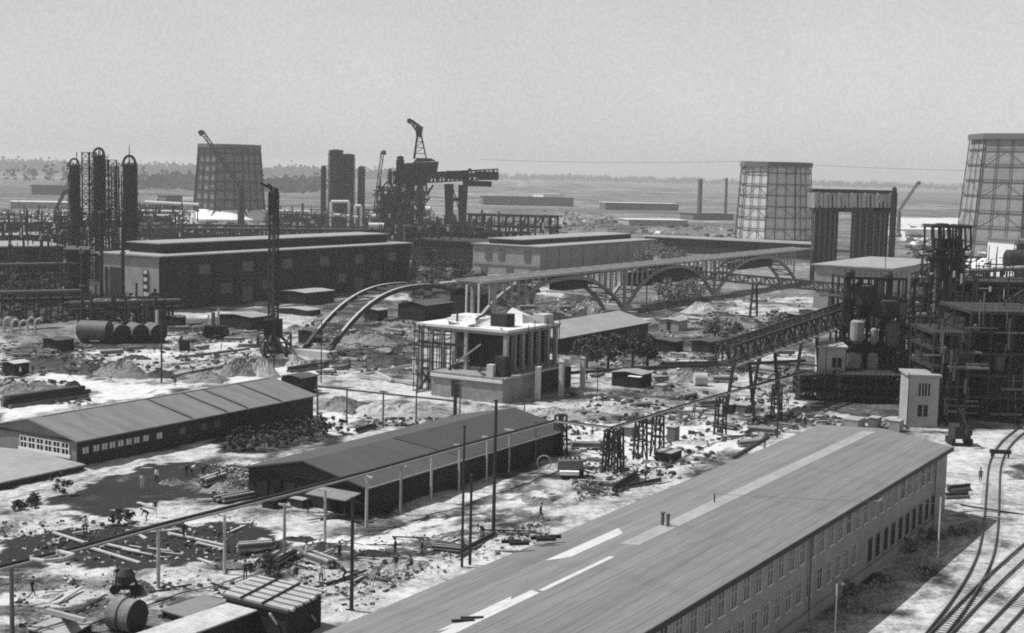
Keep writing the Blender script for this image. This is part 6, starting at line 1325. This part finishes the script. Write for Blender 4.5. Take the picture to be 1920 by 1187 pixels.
strew([(1080, 660), (1420, 660), (1420, 700), (1240, 720)], 28, '% around the low pipeline')
strew([(1200, 560), (1560, 560), (1560, 640), (1240, 650)], 30, '% in the yard under the lattice pipe bridge')
strew([(380, 870), (470, 870), (470, 930), (400, 930)], 12, '% around the digging crew')
strew([(1780, 960), (1900, 950), (1900, 975), (1790, 980)], 4, '% on the verge by the tracks')
strew([(0, 560), (160, 570), (150, 640), (0, 640)], 14, '% below the left racks')
a, b = P(101, 1002, .3), P(160, 1018, .3)
for (x0, y0, x1, y1, lb) in ((100, 998, 158, 1017, 'pale board path on the lower slag field, left piece'), (160, 1024, 262, 1055, 'pale board path on the lower slag field, long right piece'), (190, 1018, 262, 1034, 'thin pale board on the lower slag field above the long path'), (256, 1000, 274, 1010, 'short pale board on the lower slag field near the pipeline'), (258, 942, 288, 950, 'pale board at the lower rim of the upper slag field'), (315, 999, 420, 1022, 'grey board path on the lower slag field toward the pale post'), (500, 1168, 545, 1178, 'thin board lying near the log-roofed hut'), (370, 938, 430, 934, 'thin pale board right of the upper slag field'), (1085, 915, 1152, 925, 'long pale pipe lying before the pipe piles')):
    tag(MB().bar(P(x0, y0, .06), P(x1, y1, .06), .32, .14).build('board', 'pale'), lb, 'board')
bd = P(690, 745)
def stack_proto(k_):
    t = thing('timber_stack', 'x', 'timber stack'); m = MB(); m2 = MB(); n_ = (5, 7, 4)[k_]
    for row in range((3, 2, 4)[k_]):
        for i in range(n_): j = random.uniform(-.25, .25); (m if (i+row) % 3 else m2).box(-1.9+j, 1.9+j, i*.27-n_*.135, i*.27+.22-n_*.135, .1+row*.2, .1+row*.2+.17)
    m.build('boards', ('timber', 'darkwood', 'steelmid')[k_], t, org=Vector((0, 0, 0))); m2.build('odd_boards', ('darkwood', 'timber', 'conc')[k_], t, org=Vector((0, 0, 0)))
    b = MB().box(-1.3, -1.1, -.8, .8, -.15, .1).box(1.1, 1.3, -.8, .8, -.15, .1); b.build('bearers', 'darkwood', t, org=Vector((0, 0, 0))); return t
SP_ = [stack_proto(i) for i in range(3)]; su_ = set()
for lb, pts_ in (('%s timber stack on the ground left of the conveyor legs', ((1290, 745), (1330, 760), (1250, 775), (1205, 760), (1360, 800))), ('%s timber stack among the spoil behind the log pile', ((210, 665), (95, 660), (40, 668), (250, 655))),
    ('%s timber stack between the derrick and the bare rib', ((590, 690), (560, 655), (640, 690), (612, 700))), ('%s timber stack before the far corner of the black hall', ((700, 610), (660, 625), (745, 625), (735, 600), (620, 610))),
    ('%s timber stack left of the machine with upright boiler', ((335, 620), (365, 610), (350, 640), (380, 655), (440, 640), (470, 650))), ('%s timber stack under the lattice pipe bridge', ((1300, 600), (1350, 590), (1410, 600), (1450, 585), (1500, 600), (1530, 580), (1240, 600))),
    ('%s timber stack along the dark low pipeline', ((1120, 705), (1240, 712), (1360, 715), (1440, 700), (1330, 672), (1270, 668), (1470, 665))), ('%s timber stack at the eave end of the long building', ((1470, 800), (1500, 788), (1430, 812), (1405, 835))),
    ('%s timber stack in the trench ground', ((520, 1050), (600, 1058), (840, 1030), (480, 1030))), ('%s timber stack between the trestles and the barrack corner', ((1100, 840), (1120, 865), (1010, 790))), ('%s timber stack at the digging crew', ((400, 905), (455, 880), (440, 935))),
    ('%s timber stack among trees and bridge feet', ((930, 590), (1060, 580), (1130, 575), (1180, 590), (990, 580)))):
    for x, y in pts_:
        k_ = random.randrange(3); o = SP_[k_] if k_ not in su_ else copy_tree(SP_[k_]); su_.add(k_)
        place(o, P(x, y), random.choice((U_ANG, U_ANG+1.57, .3))+random.uniform(-.3, .3), random.uniform(.7, 1.15), lb % ('pale', 'dark', 'grey')[k_]); o['group'] = lb.replace('%s ', '')
cr_ = [hut(lb, x, y, wu, wv, h, .25, wm_, rm_, 'site_hut') for lb, x, y, wu, wv, h, wm_, rm_ in (
    ('tiny dark hut with pale roof left of the steam machine', 330, 612, 3, 3, 2.2, 'black', 'roofgrey'), ('small hut with grey roof between the bare rib and the tarred shed', 705, 598, 4, 4, 2.3, 'darkwood', 'roofgrey'), ('small dark hut on the sand right of the derrick', 582, 640, 3, 4, 2.2, 'black', 'feltdark'),
    ('little hut in the yard right of the scrub trees', 1420, 640, 4, 4, 2.2, 'darkwood', 'render'), ('small dark hut below the thin lattice bridge', 1480, 606, 4, 5, 2.4, 'black', 'roofgrey'), ('small pale hut before the windowless end wall of the pump hall', 1520, 600, 4, 5, 2.6, 'render', 'roofgrey'), ('long dark low hut behind the round grey-leaved tree', 1330, 655, 9, 4, 2.0, 'darkwood', 'feltdark'), ('small dark hut in the slag ground at the left', 110, 655, 4, 4, 2.0, 'black', 'feltdark'), ('small hut with pale roof near the left rubble mound', 30, 700, 3, 3, 1.9, 'black', 'conc'))]
# things on the long roof
for x, y, lb in ((868, 1168, 'left sticks'), (885, 1163, 'right sticks')):
    c = P(x, y, 8.25); MB().bar(c+Vector((-.7, 0, .12)), c+Vector((.7, .25, .12)), .16).build('roof_debris', 'darkwood', bl)
for (x, y) in ((1015, 1015), (1025, 1018), (1035, 1013), (960, 1022), (975, 1026)):
    c = P(x, y, 7.9); MB().bar(c+Vector((-.8, 0, .25)), c+Vector((.7, .1, .3)), .25).build('roof_debris', 'darkwood', bl)
c = P(1186, 873, 8.0)
# rubble
def rubble(name, label, polys, n_, s0, s1, m):
    vs, fs = [], []; k_ = 0
    while k_ < n_:
        poly = polys[rng.randint(len(polys))]; xs_ = [a for a, b in poly]; ys_ = [b for a, b in poly]; x, y = rng.uniform(min(xs_), max(xs_)), rng.uniform(min(ys_), max(ys_))
        if not inpoly(np.array([x]), np.array([y]), poly)[0]: continue
        k_ += 1; c = P(x, y); s_ = s0+(s1-s0)*rng.rand()**3; rot = Matrix.Rotation(rng.rand()*6, 3, 'Z') @ Matrix.Rotation(rng.rand()*.8, 3, 'X'); sx, sy, sz = s_*(1, .7, .45)[0], s_*(.5+rng.rand()*.6), s_*(.3+rng.rand()*.4)
        o = len(vs); vs += [c+Vector((0, 0, sz*.3-.08))+rot @ Vector((a*sx*(1-.15*rng.rand()), b*sy*(1-.2*rng.rand()), d_*sz)) for a, b, d_ in ((-1, -1, -1), (1, -1, -1), (1, 1, -1), (-1, 1, -1), (-.8, -.8, 1), (.8, -.9, 1), (.7, .8, 1), (-.9, .7, 1))]
        fs += [tuple(i+o for i in f) for f in ((3, 2, 1, 0), (4, 5, 6, 7), (0, 1, 5, 4), (1, 2, 6, 5), (2, 3, 7, 6), (3, 0, 4, 7))]
    return tag(MB().add(vs, fs).build(name, m, None, org=Vector((0, 0, 0))), label, None, None, 'stuff')
yard = [[(1060, 740), (1240, 725), (1420, 745), (1480, 790), (1250, 800), (1100, 790)], [(1060, 790), (1420, 790), (1300, 900), (1070, 910)], [(1420, 690), (1510, 690), (1510, 800), (1400, 830)], [(0, 640), (300, 650), (300, 700), (0, 705)], [(560, 600), (790, 600), (790, 700), (600, 700)], [(300, 600), (480, 610), (500, 690), (300, 690)], [(1060, 660), (1420, 660), (1420, 700), (1240, 730)], [(1200, 560), (1560, 560), (1560, 640), (1240, 650)],
        [(0, 710), (140, 715), (170, 760), (0, 760)], [(860, 1010), (1010, 975), (1040, 1000), (900, 1050)], [(20, 1080), (450, 1060), (420, 1130), (200, 1180), (20, 1180)], [(1480, 775), (1700, 790), (1700, 808), (1480, 800)], [(600, 760), (850, 770), (860, 790), (700, 800)], [(1000, 560), (1160, 560), (1160, 606), (1000, 606)], [(560, 1080), (800, 1060), (700, 1140), (620, 1150)], [(480, 1010), (860, 1000), (840, 1070), (520, 1080)]]
near = [[(860, 1010), (1010, 975), (1040, 1000), (900, 1050)], [(20, 1080), (450, 1060), (420, 1130), (200, 1180), (20, 1180)], [(560, 1080), (800, 1060), (700, 1140), (620, 1150)], [(480, 1010), (860, 1000), (840, 1070), (520, 1080)], [(0, 975), (480, 975), (480, 1060), (0, 1060)], [(380, 870), (470, 870), (470, 930), (400, 930)], [(1060, 870), (1250, 860), (1250, 905), (1080, 940)]]
far_yard = [p for i, p in enumerate(yard) if i not in (9, 10, 14, 15)]
rubble('rubble', 'pale broken bricks and clods scattered over the building yard', far_yard, 3000, .06, .5, 'conc')
rubble('dark_rubble', 'dark clods and scrap scattered over the building yard', far_yard, 4200, .08, .6, 'darksoil')
rubble('small_rubble', 'small pale clods and chips over the nearer ground', near, 2600, .03, .22, 'conc')
rubble('small_dark_rubble', 'small dark clods over the nearer ground', near, 3000, .03, .26, 'darksoil')
rubble('far_scrap', 'dark scrap and plant clutter over the distant works ground', [[(0, 400), (130, 400), (130, 450), (0, 450)], [(255, 390), (720, 395), (720, 450), (255, 450)], [(880, 400), (1060, 395), (1380, 430), (1380, 450), (1060, 430)], [(770, 510), (900, 510), (900, 560), (780, 570)], [(0, 480), (160, 500), (160, 600), (0, 610)], [(1700, 420), (1800, 420), (1840, 520), (1700, 480)], [(880, 530), (1000, 540), (1000, 570), (880, 575)]], 2600, .5, 2.6, 'darksoil')
rubble('far_pale_scrap', 'pale boxes and heaps over the distant works ground', [[(0, 400), (130, 400), (130, 450), (0, 450)], [(255, 390), (720, 395), (720, 450), (255, 450)], [(770, 400), (1060, 395), (1380, 430), (1380, 450), (1060, 430)], [(1700, 420), (1800, 420), (1840, 470), (1700, 460)], [(20, 530), (140, 535), (140, 560), (20, 560)]], 700, .4, 2.2, 'whiteconc')
# ================================================================ HAZE
hz = MB().box(-9000, 9000, -300, 12000, -1.5, 75).build('haze', 'conc', None, org=Vector((0, 0, 0)))
hm = bpy.data.materials.new('thin_summer_haze'); hm.use_nodes = True; t = hm.node_tree
for q in list(t.nodes):
    if q.type == 'BSDF_PRINCIPLED': t.nodes.remove(q)
pv = t.nodes.new('ShaderNodeVolumePrincipled'); pv.inputs['Color'].default_value = (.97, .97, .97, 1)
pv.inputs['Density'].default_value = .00016; pv.inputs['Anisotropy'].default_value = .2
t.links.new(pv.outputs[0], [q for q in t.nodes if q.type == 'OUTPUT_MATERIAL'][0].inputs['Volume'])
hz.data.materials.clear(); hz.data.materials.append(hm); tag(hz, 'thin summer haze over the plain', None, None, 'stuff')
